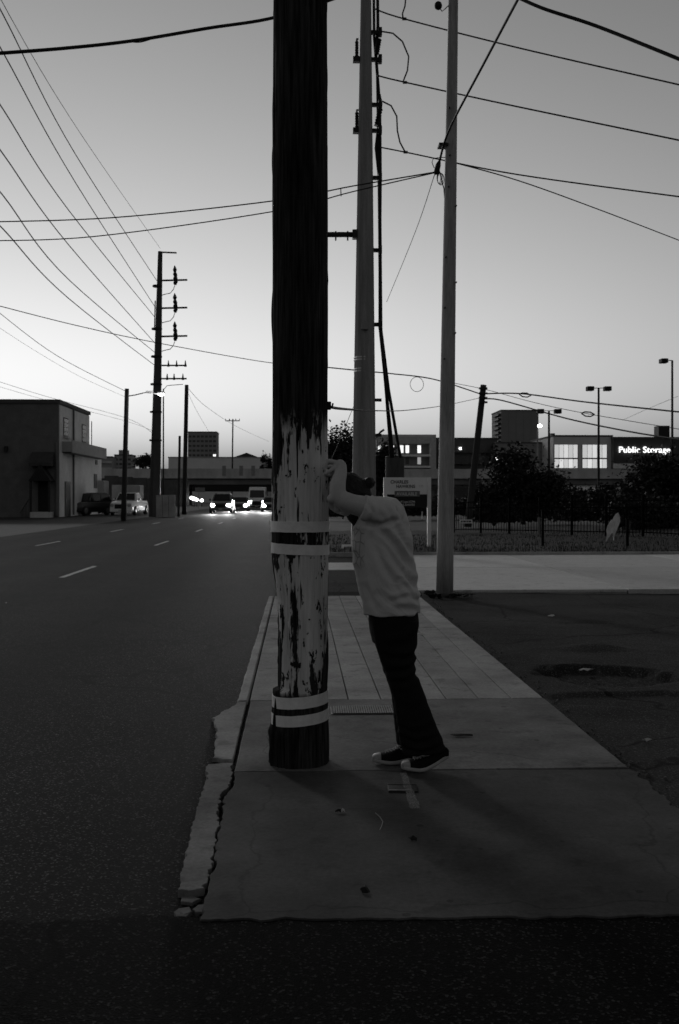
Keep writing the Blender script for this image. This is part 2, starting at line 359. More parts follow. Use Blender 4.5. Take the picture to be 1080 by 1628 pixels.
piece('kerb_stone', [gx(283, 1415) + (.03,), gx(326, 1412) + (.03,), gx(341, 1352) + (.02,), gx(349, 1300) + (.025,), gx(352, 1262) + (.02,), gx(367, 1246) + (.02,), gx(369.5, 1213) + (.012,), gx(331, 1215) + (.02,), gx(328, 1240) + (.012,), gx(312, 1290) + (.012,), gx(299, 1347) + (.012,)], -.12, .001, CONC_P, side, step=.018, bevel=.002)
random.seed(3)
for i in range(7):                                     # crumbled end of the kerb
    cx, cy = random.uniform(285, 330), random.uniform(1420, 1462)
    c = G(cx, cy); r = random.uniform(.015, .045); n = random.randint(5, 7)
    pl = [(c.x + r * random.uniform(.6, 1.2) * math.cos(2 * math.pi * j / n), c.y + r * random.uniform(.6, 1.2) * math.sin(2 * math.pi * j / n)) for j in range(n)]
    piece('kerb_fragment', pl, -.1, random.uniform(-.022, -.012), CONC_P, side, amp=.006, step=.012, bevel=.002)

dv = [(30, -12), (30, 3.58), (1.7, 3.58), (.6, 3.56), (-.38, 3.58)] + [(-.40 - .05 * i, 3.60 - .004 * i + .05 * noise.noise((i * .35, 2.2, 0)) + .03 * noise.noise((i * 1.3, 5.2, 0))) for i in range(1, 220)] + [(-12, 2.6), (-12, -12)]
tag(MB().add([(x, y, -.0045) for x, y in dv], [tuple(range(len(dv)))]).build('driveway', A_NEAR), kind='structure')  # carried left over the road to darken the foreground by colour
# concrete street mouth on the right, gutter band, verge
apr = tag(MB().prism([(1.9, 15.88), (40, 15.7), (40, 25.33), (1.5, 25.33)], -.2, -.02).build('concrete_apron', M_DIRT), kind='structure')
random.seed(17)
for i in range(10):
    xa, xb = (1.7 if i == 0 else 1.7 + 3.6 * i + .008), 1.7 + 3.6 * (i + 1) - .008
    for ya, yb in ((15.86 - .006 * xa, 20.9), (20.92, 25.35)):
        piece('paving_slab', [(xa, ya, .02 if ya < 20 else .003), (xb, ya, .003), (xb, yb, .003), (xa, yb, .003)], -.19, random.uniform(-.004, .004), CONC_D, apr, step=.12, bevel=.006)
tag(MB().prism([(-.28, 20.6), (1.45, 20.6), (1.45, 22.8), (-.3, 22.8)], -.2, -.02).build('gutter_band', CONC_D), kind='structure')
def verge_z(x, y): return .03 + .05 * noise.noise((x * .5, y * .5, 0)) + .02 * noise.noise((x * 3, y * 3, 4)) + (.25 * max(0, (x - 6) / 10) if y > 28 else 0) * min(1, max(0, y - 28) / 5)
gxs = [-.2 + .3 * i for i in range(130)]; gys = [25.42 + .3 * i for i in range(60)]
verge = grid('grass_verge', gxs, gys, verge_z, M_GRASS)
tag(MB().box(-.3, 40, 25.36, 25.43, -.2, .07).build('verge_kerb', CONC, bevel=.01), kind='structure')
random.seed(11)
gb = MB()
for i in range(9000):                                   # grass blades, uncountable
    x = random.uniform(0, 18); y = 25.5 + random.random() ** 1.6 * 12; z = verge_z(x, y); h = random.uniform(.03, .11); a = random.uniform(0, 6.3); l = random.uniform(-.04, .04)
    dx, dy = .012 * math.cos(a), .012 * math.sin(a)
    gb.v += [(x - dx, y - dy, z - .01), (x + dx, y + dy, z - .01), (x + l, y + l, z + h)]; n = len(gb.v); gb.f.append((n - 3, n - 2, n - 1))
me = bpy.data.meshes.new('grass'); me.from_pydata(gb.v, [], gb.f)
tag(mesh_obj('grass', me, mat('grass_blade', .035, var=.4, scale=5)), 'short rough grass on the verge before the iron fence', 'grass', kind='stuff')

# small things on the pavement
random.seed(5)
def plate():
    c = G(577, 1131); r = empty('vault_cover', (c.x, c.y, .005), -YAW * .3, 'studded cast iron utility cover set in the pavement beside the striped pole', 'utility cover')
    MB().box(-.225, .225, -.13, .13, -.02, .004).build('cover_frame', M_DARK, r, bevel=.004)
    MB().box(-.21, .21, -.115, .115, .0045, .007).build('cover_lid', mat('cast_iron', .03, rough=.6, var=.3, scale=12), r)
    st = MB()
    for i in range(26):
        for j in range(7):
            x = -.2 + .4 * i / 25; y = -.10 + .20 * j / 6; st.box(x - .005, x + .005, y - .008, y + .008, .0072, .0115)
    tag(st.build('stud', mat('stud_iron', .4, rough=.5, var=.3), r), kind='stuff')
plate()
c = G(640, 1255)
r = empty('valve_plate', (c.x, c.y, .004), -YAW, 'small dark flat metal plate on the slab in front of the shoes', 'plate')
MB().box(-.075, .075, -.062, .062, -.01, .006).build('plate_body', mat('plate_iron', .016, rough=.55, var=.4, scale=20), r, bevel=.003)
MB().box(-.07, .04, -.058, -.047, .0065, .0095).build('plate_lip', mat('worn_lip', .25, rough=.4, var=.5, scale=30), r)
MB().box(-.075, .075, .05, .056, .0065, .0085).build('plate_lip', mat('worn_lip2', .06, rough=.4, var=.5, scale=30), r)
pts = []
ca, cb = G(641, 1232), G(661, 1289); n = 16
for i in range(n + 1):
    q = ca.lerp(cb, i / n); pts.append((q.x - .016 - .010 * i / n + random.uniform(-.004, .004), q.y))
for i in range(n, -1, -1):
    q = ca.lerp(cb, i / n); pts.append((q.x + .016 + .010 * i / n + random.uniform(-.004, .004), q.y))
def worn_paint():
    m = mat('survey_paint', .34, var=.3, scale=20); t = m.node_tree; b = t.nodes['Principled BSDF']
    tc = t.nodes.new('ShaderNodeTexCoord'); n = t.nodes.new('ShaderNodeTexNoise'); n.inputs['Scale'].default_value = 140; n.inputs['Detail'].default_value = 8
    t.links.new(tc.outputs['Object'], n.inputs[0]); r = t.nodes.new('ShaderNodeMapRange'); r.inputs[1].default_value = .38; r.inputs[1].default_value = .3; r.inputs[2].default_value = .7; r.inputs[4].default_value = .65
    t.links.new(n.outputs[0], r.inputs[0]); t.links.new(r.outputs[0], b.inputs['Alpha']); return m
tag(MB().add([(a, b, .0115) for a, b in pts], [tuple(range(len(pts)))]).build('paint_mark', worn_paint()), 'faded pale paint stroke across the small dark plate on the slab', 'paint mark')
tw = [G(597, 1295), G(604, 1301), G(609, 1309), G(607, 1316), G(604, 1322)]
tag(MB().tube([p + Vector((0, 0, .008)) for p in tw], [.002, .0025, .0025, .002, .0015], 5).build('straw_twig', mat('straw', .3, var=.2)), 'thin pale bent straw lying on the near paving slab', 'twig')
def scrap(name, px, py, wx, wy, m, label, cat, z=.004, grp=None):
    c = G(px, py); n = 9
    top = [(c.x + wx * random.uniform(.5, 1) * math.cos(2 * math.pi * i / n), c.y + wy * random.uniform(.5, 1) * math.sin(2 * math.pi * i / n), z + random.uniform(.004, .02)) for i in range(n)]
    bot = [(x, y, z_ - .003) for x, y, z_ in top]
    mb = MB().add(top + bot + [(c.x, c.y, z + .022), (c.x, c.y, z + .019)], [(i, (i + 1) % n, 2 * n) for i in range(n)] + [(n + (i + 1) % n, n + i, 2 * n + 1) for i in range(n)] + [(i, n + i, n + (i + 1) % n, (i + 1) % n) for i in range(n)])
    tag(mb.build(name, m), label, cat, grp)
PAPER = mat('paper', .55, var=.15, scale=20); DLEAF = mat('dead_leaf', .012, var=.3, scale=30)
scrap('paper_scrap', 876, 976, .06, .06, PAPER, 'largest pale paper scrap on the lot, well behind the pothole', 'litter', -.03)
scrap('paper_scrap', 932, 1054, .07, .03, PAPER, 'pale scrap lying inside the rim of the pothole', 'litter', -.07)
scrap('paper_scrap', 1030, 1171, .035, .02, PAPER, 'pale scrap at the lot edge right of the middle slab', 'litter', -.03)
scrap('paper_scrap', 668, 1010, .045, .03, PAPER, 'pale scrap on the paving strips right behind the jeans', 'litter', .002)
scrap('paper_scrap', 545, 1293, .012, .008, PAPER, 'tiny pale crumb on the near slab below the pole', 'litter', .002)
scrap('paper_scrap', 9, 955, .07, .06, PAPER, 'pale scrap on the road at the left edge', 'litter', -.05)
scrap('paper_scrap', 214, 1082, .045, .03, PAPER, 'pale scrap in the middle of the near road surface', 'litter', -.05)
scrap('dead_leaf', 580, 1420, .022, .03, DLEAF, 'dark leaf on the slab close to its near edge', 'leaf', .003)
scrap('dead_leaf', 657, 1337, .022, .02, DLEAF, 'dark leaf on the slab right of the bent straw', 'leaf', .003)
scrap('dead_leaf', 538, 1294, .018, .013, DLEAF, 'dark leaf on the slab left of the bent straw', 'leaf', .003)
scrap('dead_leaf', 733, 1172, .10, .03, DLEAF, 'dark wet leaf patch on the middle slab behind the heel', 'leaf', .0)
random.seed(21)
cr = MB()
for i in range(260):                                    # crumbs along the walk's right edge and the kerb
    if True:
        y = random.uniform(3.6, 14.5); x = XR + random.gauss(.03, .05); z = -.03
    else:
        y = random.uniform(3.5, 9); x = random.gauss(-.47 - .1 * (y < 5.6), .05); z = -.03
    s = random.uniform(.003, .011) * (.6 if x < 0 else 1); M = Matrix.Translation((x, y, z + s * .6)) @ Matrix.Rotation(random.uniform(0, 6), 4, (random.random(), random.random(), 1))
    cr.box(-s, s, -s * .7, s * .7, -s * .5, s * .5, M)
tag(cr.build('gravel', mat('gravel', .12, var=.5, scale=40)), 'loose gravel crumbs along the edges of the walk', 'gravel', kind='stuff')

# ------------------------------------------------------------------ foreground pole
def striped_pole():
    c = W(477.5, 1222, 5.62); px0, py0 = c.x, c.y
    root = empty('utility_pole', (px0, py0, 0), 0, 'thick weathered wooden utility pole with peeling white paint and four pale bands', 'utility pole')
    K = 5.62 / F
    prof = [(1240, .163), (1160, .160), (1140, .158), (1100, .152), (1000, .150), (900, .158), (830, .160), (700, .157), (500, .156), (0, .151), (-400, .146)]
    def rad(z):
        py = HZ + (CH - z) / K
        for (a, ra), (b, rb) in zip(prof, prof[1:]):
            if a >= py >= b: return ra + (rb - ra) * (a - py) / (a - b)
        return prof[0][1] if py > prof[0][0] else prof[-1][1]
    n = 150; zs = [-.1 + .012 * i for i in range(175)] + [2.0 + .03 * i for i in range(130)]
    vs = []
    for z in zs:
        py = HZ + (CH - z) / K; r0 = rad(z)
        for j in range(n):
            a = 2 * math.pi * j / n; ux, uy = math.cos(a), math.sin(a)
            r = r0 + .004 * noise.noise((ux * 2, uy * 2, z * .8)) + .003 * noise.noise((ux * 9, uy * 9, z * .6)) + .0022 * noise.noise((ux * 22, uy * 22, z * 1.4))
            # drying cracks
            q = noise.noise((ux * 6, uy * 6, z * .25 + 4))
            if abs(q) < .06: r -= .015 * (1 - abs(q) / .05) * (.3 + .7 * max(0, noise.noise((ux * 2, uy * 2, z * .9 + 9)) + .4))
            # shed outer layer, left flank between upper and lower bands
            lay = (-ux - .35 * (uy + .2)) - .62 + .12 * noise.noise((ux * 3, uy * 3, z * 5)) + .08 * noise.noise((0, z * 17, 3))
            if 892 < py < 1092: 
                d = min(1, (py - 892) / 60) * (1 if lay > 0 else 0)
                if lay > 0: r -= .028 * d * min(1, lay * 12)
            # butt flares, ragged on the left
            if py > 1150:
                r += .012 * max(0, -ux) * min(1, (py - 1150) / 12) + .006 * noise.noise((ux * 5, uy * 5, z * 3)) + .02 * max(0, -ux) * max(0, noise.noise((uy * 6, z * 9, 1.2)))
            # splinter bumps on the silhouette
            s = noise.noise((ux * 5, uy * 5, z * 2.2 + 30))
            if s > .42: r += .012 * (s - .42) / .3
            vs.append((ux * r, uy * r, z))
    fs = [(i * n + j, i * n + (j + 1) % n, (i + 1) * n + (j + 1) % n, (i + 1) * n + j) for i in range(len(zs) - 1) for j in range(n)]
    fs.append(tuple(range((len(zs) - 1) * n, len(zs) * n)))
    me = bpy.data.meshes.new('shaft'); me.from_pydata(vs, [], fs)
    # wood and peeling paint
    m = bpy.data.materials.new('peeling_pole'); m.use_nodes = True; t = m.node_tree; b = t.nodes['Principled BSDF']; L = t.links.new
    tc = t.nodes.new('ShaderNodeTexCoord')
    def mapped(s):
        mp = t.nodes.new('ShaderNodeMapping'); mp.inputs['Scale'].default_value = s; L(tc.outputs['Object'], mp.inputs[0]); return mp.outputs[0]
    def nz(vec, sc, det=6, rough=.6):
        q = t.nodes.new('ShaderNodeTexNoise'); q.inputs['Scale'].default_value = sc; q.inputs['Detail'].default_value = det; q.inputs['Roughness'].default_value = rough; L(vec, q.inputs[0]); return q.outputs[0]
    def rng(v, a, bb, c, d, clamp=True):
        q = t.nodes.new('ShaderNodeMapRange'); q.clamp = clamp
        for k, x in zip((1, 2, 3, 4), (a, bb, c, d)): q.inputs[k].default_value = x
        L(v, q.inputs[0]); return q.outputs[0]
    def op(o, a, bb):
        q = t.nodes.new('ShaderNodeMath'); q.operation = o
        for k, x in ((0, a), (1, bb)):
            if isinstance(x, (int, float)): q.inputs[k].default_value = x
            else: L(x, q.inputs[k])
        return q.outputs[0]
    xyz = t.nodes.new('ShaderNodeSeparateXYZ'); L(tc.outputs['Object'], xyz.inputs[0]); z = xyz.outputs[2]; xx = xyz.outputs[0]
    v1 = mapped((1, 1, .16)); v2 = mapped((1, 1, .05)); v3 = mapped((1, 1, .5))
    grain = nz(v2, 70, 6); streak = nz(v1, 16, 8, .65); flake = nz(v3, 26, 5, .6); big = nz(v1, 5, 3)
    zt = CH + (HZ - 672) * K; zb = CH + (HZ - 1096) * K
    top = rng(op('ADD', z, op('MULTIPLY', op('SUBTRACT', streak, .5), .55)), zt - .05, zt + .05, 1, 0)
    bot = rng(op('ADD', z, op('MULTIPLY', op('SUBTRACT', streak, .5), .08)), zb - .012, zb + .012, 0, 1)
    # more loss low down, on the right below the bands, and just under the paint's upper edge
    loss = op('ADD', op('MULTIPLY', rng(z, .45, 1.0, 1, 0), .085), op('MULTIPLY', rng(z, zt - .25, zt, 0, 1), .05))
    loss = op('ADD', loss, op('MULTIPLY', op('MULTIPLY', rng(xx, .02, .12, 0, 1), rng(z, .5, .75, 1, 0)), .10))
    loss = op('ADD', loss, op('MULTIPLY', rng(xx, -.10, -.14, 0, 1), .10))
    zband = op('MULTIPLY', rng(z, 1.15, 1.2, 0, 1), rng(z, 1.36, 1.32, 0, 1)); loss = op('ADD', loss, op('MULTIPLY', zband, .10))
    pv = op('ADD', op('MULTIPLY', streak, .6), op('MULTIPLY', big, .4))
    keep1 = rng(op('SUBTRACT', pv, loss), .405, .419, 0, 1)
    keep2 = rng(op('SUBTRACT', flake, op('MULTIPLY', loss, .5)), .358, .373, 0, 1)
    split = nz(mapped((1, 1, .035)), 34, 4); keep3 = rng(split, .345, .36, 0, 1)
    paint = op('MULTIPLY', op('MULTIPLY', op('MULTIPLY', top, bot), keep3), op('MULTIPLY', keep1, keep2))
    wood = rng(grain, .32, .68, .003, .055); wood = op('MULTIPLY', wood, rng(big, .3, .7, .4, 1.5))
    pcol = op('MULTIPLY', rng(nz(v1, 9, 8), .3, .7, .55, .85), rng(grain, .3, .7, .8, 1.12))
    mix = t.nodes.new('ShaderNodeMix'); mix.data_type = 'FLOAT'; L(paint, mix.inputs[0]); L(wood, mix.inputs[2]); L(pcol, mix.inputs[3])
    L(mix.outputs[0], b.inputs['Base Color']); b.inputs['Roughness'].default_value = .9; b.inputs['Specular IOR Level'].default_value = .12
    h = op('ADD', op('MULTIPLY', grain, .5), op('MULTIPLY', paint, .55)); h = op('ADD', h, op('MULTIPLY', streak, .5))
    bp = t.nodes.new('ShaderNodeBump'); bp.inputs['Distance'].default_value = .014; bp.inputs['Strength'].default_value = 1; L(h, bp.inputs['Height']); L(bp.outputs[0], b.inputs['Normal'])
    mesh_obj('shaft', me, m, root, True)
    # sheet bands
    bm_ = mat('band_sheet', .88, rough=.5, spec=.35, var=.14, scale=6, fine=.06, fscale=40)
    for top_, bot_, tl in ((828, 845, .0), (864, 880, .006), (1100, 1118, -.012), (1128, 1145, -.014)):
        z1, z0 = CH + (HZ - top_) * K, CH + (HZ - bot_) * K; vs = []; n = 120
        for (zz, rr) in ((z0, 0), (z1, 0), (z1, .003), (z0, .003)):
            for j in range(n):
                a = 2 * math.pi * j / n; r = rad((z0 + z1) / 2) + .006 + (0 if rr else -.006) + .002 * noise.noise((math.cos(a) * 2, math.sin(a) * 2, z0 * 5))
                vs.append((math.cos(a) * r, math.sin(a) * r, zz - tl * math.cos(a) * 1.0 + .0015 * noise.noise((math.cos(a) * 4, math.sin(a) * 4, zz * 9))))
        fs = [(q * n + j, q * n + (j + 1) % n, ((q + 1) % 4) * n + (j + 1) % n, ((q + 1) % 4) * n + j) for q in range(4) for j in range(n)]
        MB().add(vs, fs).build('band', bm_, root)
    # cable bracket on the right flank
    k = Vector((.16, -.02, CH + (HZ - 645) * K))
    MB().box(k.x - .02, k.x + .014, -.03, .02, k.z - .022, k.z + .022).build('cable_bracket', M_BLACK, root, bevel=.005)
    MB().tube([k, k + Vector((.02, .0, -.01)), k + Vector((.024, .01, .012))], .006, 6).build('bracket_hook', M_BLACK, root)
    for (px, py) in ((456, 757), (449, 806), (500, 662), (492, 980)):
        a = math.asin(max(-1, min(1, (px - 477.5) * K / .158))); z = CH + (HZ - py) * K; r = rad(z)
        d = Vector((math.sin(a), -math.cos(a), 0))
        MB().tube([d * (r - .01) + Vector((0, 0, z)), d * (r + .006) + Vector((0, 0, z))], .005, 6).build('nail', M_DARK, root)
striped_pole()

# ------------------------------------------------------------------ the person
def person():
    s = 5.5 / F
    base = W(640, 1222, 5.5)
    root = empty('person', (base.x, base.y, 0), -YAW, 'person in grey t-shirt and dark jeans leaning bowed head and forearm against the striped pole', 'person')
    def P(px, py, v=0.0): return Vector(((px - 640) * s, v, (1222 - py) * s))
    def ring(f, b, hw, v=0.0, n=28, e=2.2):
        f = P(*f); b = P(*b); c = (f + b) / 2; A = (b - f) / 2; out = []
        for j in range(n):
            q = 2 * math.pi * j / n; cc, ss = math.cos(q), math.sin(q)
            cc = math.copysign(abs(cc) ** (2 / e), cc); ss = math.copysign(abs(ss) ** (2 / e), ss)
            out.append(c + A * cc + Vector((0, hw * ss + v, 0)))
        return out
    def limb(mb, pts, n=16):
        """capsule chain: list of (Vector, r), with rounded ends"""
        p = [q for q, _ in pts]; r = [x for _, x in pts]
        P_, R_ = [], []
        t = (p[0] - p[1]).normalized()
        for k in (1, .8, .45): P_.append(p[0] + t * r[0] * k); R_.append(max(.0008, r[0] * math.sqrt(max(0, 1 - k * k))))
        # smooth interpolation
        for i in range(len(p) - 1):
            a = p[max(0, i - 1)]; b = p[i]; c = p[i + 1]; d = p[min(len(p) - 1, i + 2)]
            for u in (0, .25, .5, .75):
                q = .5 * ((2 * b) + (c - a) * u + (2 * a - 5 * b + 4 * c - d) * u * u + (3 * b - a - 3 * c + d) * u ** 3)
                P_.append(q); R_.append(r[i] + (r[i + 1] - r[i]) * (u * u * (3 - 2 * u)))
        P_.append(p[-1]); R_.append(r[-1])
        t = (p[-1] - p[-2]).normalized()
        for k in (.45, .8, 1): P_.append(p[-1] + t * r[-1] * k); R_.append(max(.0008, r[-1] * math.sqrt(max(0, 1 - k * k))))
        mb.tube(P_, R_, n)
    skin = mat('skin', .48, rough=.6, spec=.3, var=.10, scale=12, fine=.05, fscale=90)
    # ---- body: one continuous surface
    b = MB()
    hc = P(557, 791, .02)                                   # head centre
    crown = Vector((-.58, 0, .81)); face = Vector((-.81, 0, -.58))
    HM = Matrix((face, Vector((0, 1, 0)), crown)).transposed()
    def H(f, y, c): return hc + face * f + Vector((0, y, 0)) + crown * c
    b.sphere(H(-.008, 0, .022), (.095, .076, .092), 24, 16, HM)         # cranium
    b.sphere(H(.022, 0, -.045), (.066, .060, .075), 20, 14, HM)         # face and jaw
    limb(b, [(H(.088, 0, .012), .012), (H(.104, 0, -.02), .015)])       # nose
    limb(b, [(H(.082, -.03, .018), .013), (H(.086, .03, .018), .013)])  # brow
    limb(b, [(H(.078, -.018, -.06), .010), (H(.08, .018, -.06), .010)]) # mouth
    limb(b, [(H(.06, 0, -.10), .022), (H(.05, .0, -.10), .022)])        # chin
    for e in (-1, 1): b.sphere(H(-.012, .078 * e, -.012), (.016, .009, .03), 12, 8, HM)
    limb(b, [(H(-.02, 0, -.05), .058), (P(590, 806, .01), .06), (P(606, 818, 0), .075)])   # neck
    # trunk and legs, under the clothes
    b.loft([ring((590, 985), (658, 985), .15), ring((585, 930), (650, 930), .17), ring((578, 880), (644, 880), .17), ring((576, 845), (638, 835), .17), ring((592, 818), (628, 806), .10)])
    for v, dx in ((-.085, 0), (.085, -6)):
        limb(b, [(P(630 + dx, 985, v), .075), (P(638 + dx, 1070, v), .05), (P(660 + dx * 2.5, 1140, v), .042), (P(680 + dx * 4.5, 1192, v), .033), (P(674 + dx * 5, 1204, v), .022), (P(656 + dx * 5, 1210, v), .014)])
    # near arm
    limb(b, [(P(614, 814, -.15), .062), (P(585, 808, -.195), .060), (P(556, 801, -.21), .053), (P(540, 791, -.205), .047), (P(537, 776, -.19), .044), (P(541, 758, -.155), .036), (P(544, 745, -.125), .026), (P(541, 740, -.115), .026)], 20)
    b.sphere(P(529.5, 794, -.207), (.030, .030, .028), 14, 10)      # point of the elbow
    # far arm
    limb(b, [(P(606, 812, .15), .062), (P(575, 812, .2), .052), (P(537, 806, .2), .043), (P(530, 790, .19), .040), (P(534, 765, .13), .032), (P(538, 748, .09), .026)], 18)
    # hands: palm, four fingers, thumb
    def hand(wr, vn, sgn):
        # wrist pixel, v of hand centre, sgn = which way the row of fingers runs
        for k in range(4):
            o = (-.027 + .018 * k) * sgn
            limb(b, [(P(wr[0] - 2, wr[1] - 2, vn + o * .6), .014), (P(wr[0] - 10, wr[1] - 4, vn + o * .8), .014), (P(wr[0] - 19, wr[1] - 6 + (1, 0, .6, 2)[k], vn + o), .0125)], 12)
            ln = (.9, 1.0, .95, .8)[k]
            kx, ky = wr[0] - 19, wr[1] - 6 + (1, 0, .6, 2)[k]
            limb(b, [(P(kx, ky, vn + o), .0115), (P(kx - 4 - .5 * k, ky + 7.5 * ln, vn + o * 1.05), .0105), (P(kx - 4.5 - .5 * k, ky + 13 * ln, vn + o * 1.05), .0095), (P(kx + 1, ky + 17 * ln, vn + o * 1.0), .009), (P(kx + 5, ky + 17 * ln, vn + o), .008)], 12)
        o = -.034 * sgn
        limb(b, [(P(wr[0] - 4, wr[1] + 1, vn + o * .6), .014), (P(wr[0] - 11, wr[1] + 6, vn + o * 1.1), .0125), (P(wr[0] - 17, wr[1] + 11, vn + o * 1.25), .0105), (P(wr[0] - 22, wr[1] + 14, vn + o * 1.15), .009)], 12)
    hand((541, 741), -.095, 1)
    hand((538, 746), .075, -1)
    remeshed(b, 'body', .0042, skin, root, 5)
    # ---- hair with bun, beard, eyes
    hairm = mat('hair', .010, rough=.55, spec=.35, var=.5, scale=60, stretch=(1, 1, 1), bump=.003, bscale=90)
    h = MB()
    h.sphere(H(-.022, 0, .028), (.094, .086, .100), 28, 18, HM)
    h.sphere(H(-.06, 0, -.03), (.055, .066, .06), 20, 12, HM)
    bc = P(587, 769, .015)
    h.sphere(bc, (.035, .036, .033), 18, 12)
    limb(h, [(P(570, 775, .02), .036), (P(580, 771, .015), .026)])
    def tuft(co, n):
        return co + n * (.004 * noise.noise(co * 45) + .003 * noise.noise(co * 120))
    remeshed(h, 'hair', .0045, hairm, root, 3, tuft)
    bd = MB(); bd.sphere(H(.035, 0, -.098), (.05, .054, .048), 18, 12, HM); bd.sphere(H(.05, 0, -.13), (.032, .036, .034), 16, 10, HM)
    remeshed(bd, 'beard', .005, hairm, root, 3, tuft)
    for e in (-1, 1): MB().sphere(H(.083, .03 * e, .0), (.011, .013, .011), 12, 8).build('eye', mat('eye', .4, rough=.2, var=0), root, True)
    # ---- t-shirt
    t = MB()
    t.loft([ring((579, 977), (667, 973), .205, 0, 40, 2.1), ring((576, 955), (667, 948), .21, 0, 40, 2.1), ring((568, 925), (661, 922), .216, 0, 40, 2.1), ring((563, 895), (656, 890), .218, 0, 40), ring((560, 865), (655, 858), .215, 0, 40),
            ring((562, 840), (649, 828), .21, 0, 40), ring((573, 820), (641, 807), .185, 0, 40), ring((584, 808), (630, 795), .125, 0, 40), ring((588, 801), (613, 790), .078, 0, 40)])
    def sleeve(v): 
        sg = -1 if v < 0 else 1
        t.tube([P(630, 828, .06 * sg), P(622, 824, .10 * sg), P(610, 816, .15 * sg), P(600, 812, .178 * sg), P(590, 810, .192 * sg), P(582, 808, .200 * sg), P(575, 806, .205 * sg)], [.05, .074, .077, .073, .069, .066, .066], 28)
    sleeve(-1); sleeve(1)
    creases = [  # (polyline px, depth, width px)
        ([(588, 828), (612, 852), (640, 890), (658, 930)], .010, 5), ([(600, 838), (628, 866), (652, 908)], .008, 4), ([(596, 846), (618, 880), (648, 922), (664, 948)], .009, 5),
        ([(592, 856), (610, 900), (636, 940)], .007, 5), ([(628, 838), (650, 880)], .007, 4), ([(640, 905), (664, 938)], .010, 4), ([(632, 918), (666, 958)], .009, 4),
        ([(574, 850), (578, 900), (588, 950)], .006, 6), ([(568, 905), (576, 930), (596, 962)], .007, 5), ([(566, 880), (575, 915)], .006, 4), ([(600, 940), (630, 962), (662, 968)], .006, 5),
        ([(580, 832), (606, 833), (626, 826)], .008, 4), ([(604, 800), (618, 815), (622, 832)], .005, 4), ([(584, 800), (590, 815), (586, 826)], .006, 3), ([(612, 796), (634, 816), (646, 845)], .005, 5), ([(620, 950), (645, 945), (667, 955)], .006, 4)]
    def seg(px, pz, a, b_):
        ax, az = a; bx, bz = b_; dx, dz = bx - ax, bz - az; u = max(0, min(1, ((px - ax) * dx + (pz - az) * dz) / (dx * dx + dz * dz)))
        return math.hypot(px - ax - u * dx, pz - az - u * dz), u
    def fold(co, n):
        px = co.x / s + 640; py = 1222 - co.z / s; d = 0
        side = 1 if co.y < .02 else .55
        for pl, dep, wd in creases:
            best, bu = 1e9, 0
            for i in range(len(pl) - 1):
                q, u = seg(px, py, pl[i], pl[i + 1])
                if q < best: best = q; bu = (i + u) / (len(pl) - 1)
            if best < wd * 4:
                fade = math.sin(math.pi * min(1, max(0, .08 + bu * .86))) ** .6
                x = best / wd
                d += 1.35 * dep * fade * side * (-math.exp(-x * x) + .55 * math.exp(-(x - 2) ** 2))
        d += .004 * noise.noise((co.x * 7, co.y * 7, co.z * 4)) + .0015 * noise.noise((co.x * 22, co.y * 22, co.z * 12))
        ru, rv = co.x * .67 - co.z * .74, co.x * .74 + co.z * .67
        w_ = 1 - abs(noise.noise((ru * 5, co.y * 6, rv * 26 + 3 * noise.noise((co.x * 6, co.y * 6, co.z * 6)))) * 2.2)
        d += .0028 * max(0, w_) ** 3 * min(1, max(0, (px - 575) / 40)) * min(1, max(.2, (py - 800) / 60))
        if py > 955: d += .006 * math.sin(co.y * 38 + co.x * 20) * (py - 955) / 20
        return co + n * d
    tm = mat('tshirt', .6, rough=.9, spec=.1, var=.10, scale=9, fine=.08, fscale=220)
    # faded print on the chest
    nt_ = tm.node_tree; bs = nt_.nodes['Principled BSDF']; L = nt_.links.new; src = bs.inputs['Base Color'].links[0].from_socket
    tc = nt_.nodes.new('ShaderNodeTexCoord'); vo = nt_.nodes.new('ShaderNodeTexVoronoi'); vo.feature = 'DISTANCE_TO_EDGE'; vo.inputs['Scale'].default_value = 16; L(tc.outputs['Object'], vo.inputs[0])
    ln = nt_.nodes.new('ShaderNodeMapRange'); ln.inputs[1].default_value = .03; ln.inputs[2].default_value = .07; ln.inputs[3].default_value = 1; ln.inputs[4].default_value = 0; L(vo.outputs[0], ln.inputs[0])
    sx = nt_.nodes.new('ShaderNodeSeparateXYZ'); L(tc.outputs['Object'], sx.inputs[0])
    def rr(sock, a, b_, c, d):
        q = nt_.nodes.new('ShaderNodeMapRange')
        for k, x in zip((1, 2, 3, 4), (a, b_, c, d)): q.inputs[k].default_value = x
        L(sock, q.inputs[0]); return q.outputs[0]
    def mul(a, b_):
        q = nt_.nodes.new('ShaderNodeMath'); q.operation = 'MULTIPLY'; L(a, q.inputs[0]); L(b_, q.inputs[1]); return q.outputs[0]
    zz = lambda py: (1222 - py) * s
    mk = mul(mul(rr(sx.outputs[0], (580 - 640) * s, (576 - 640) * s, 0, 1), rr(sx.outputs[2], zz(905), zz(895), 0, 1)), rr(sx.outputs[2], zz(845), zz(838), 1, 0) if False else rr(sx.outputs[2], zz(836), zz(842), 0, 1))
    dk = nt_.nodes.new('ShaderNodeMix'); dk.data_type = 'FLOAT'; L(mul(mk, rr(ln.outputs[0], 0, 1, .22, 1)), dk.inputs[0]); L(src, dk.inputs[2]); dkv = rr(ln.outputs[0], 0, 1, .3, .3); L(dkv, dk.inputs[3])
    L(dk.outputs[0], bs.inputs['Base Color'])
    sh = remeshed(t, 't_shirt', .0042, tm, root, 5, fold)
    hem = [p + Vector((0, 0, .004)) for p in ring((578.5, 976), (667.5, 972), .2065, 0, 40, 2.1)]
    # ---- jeans
    j = MB()
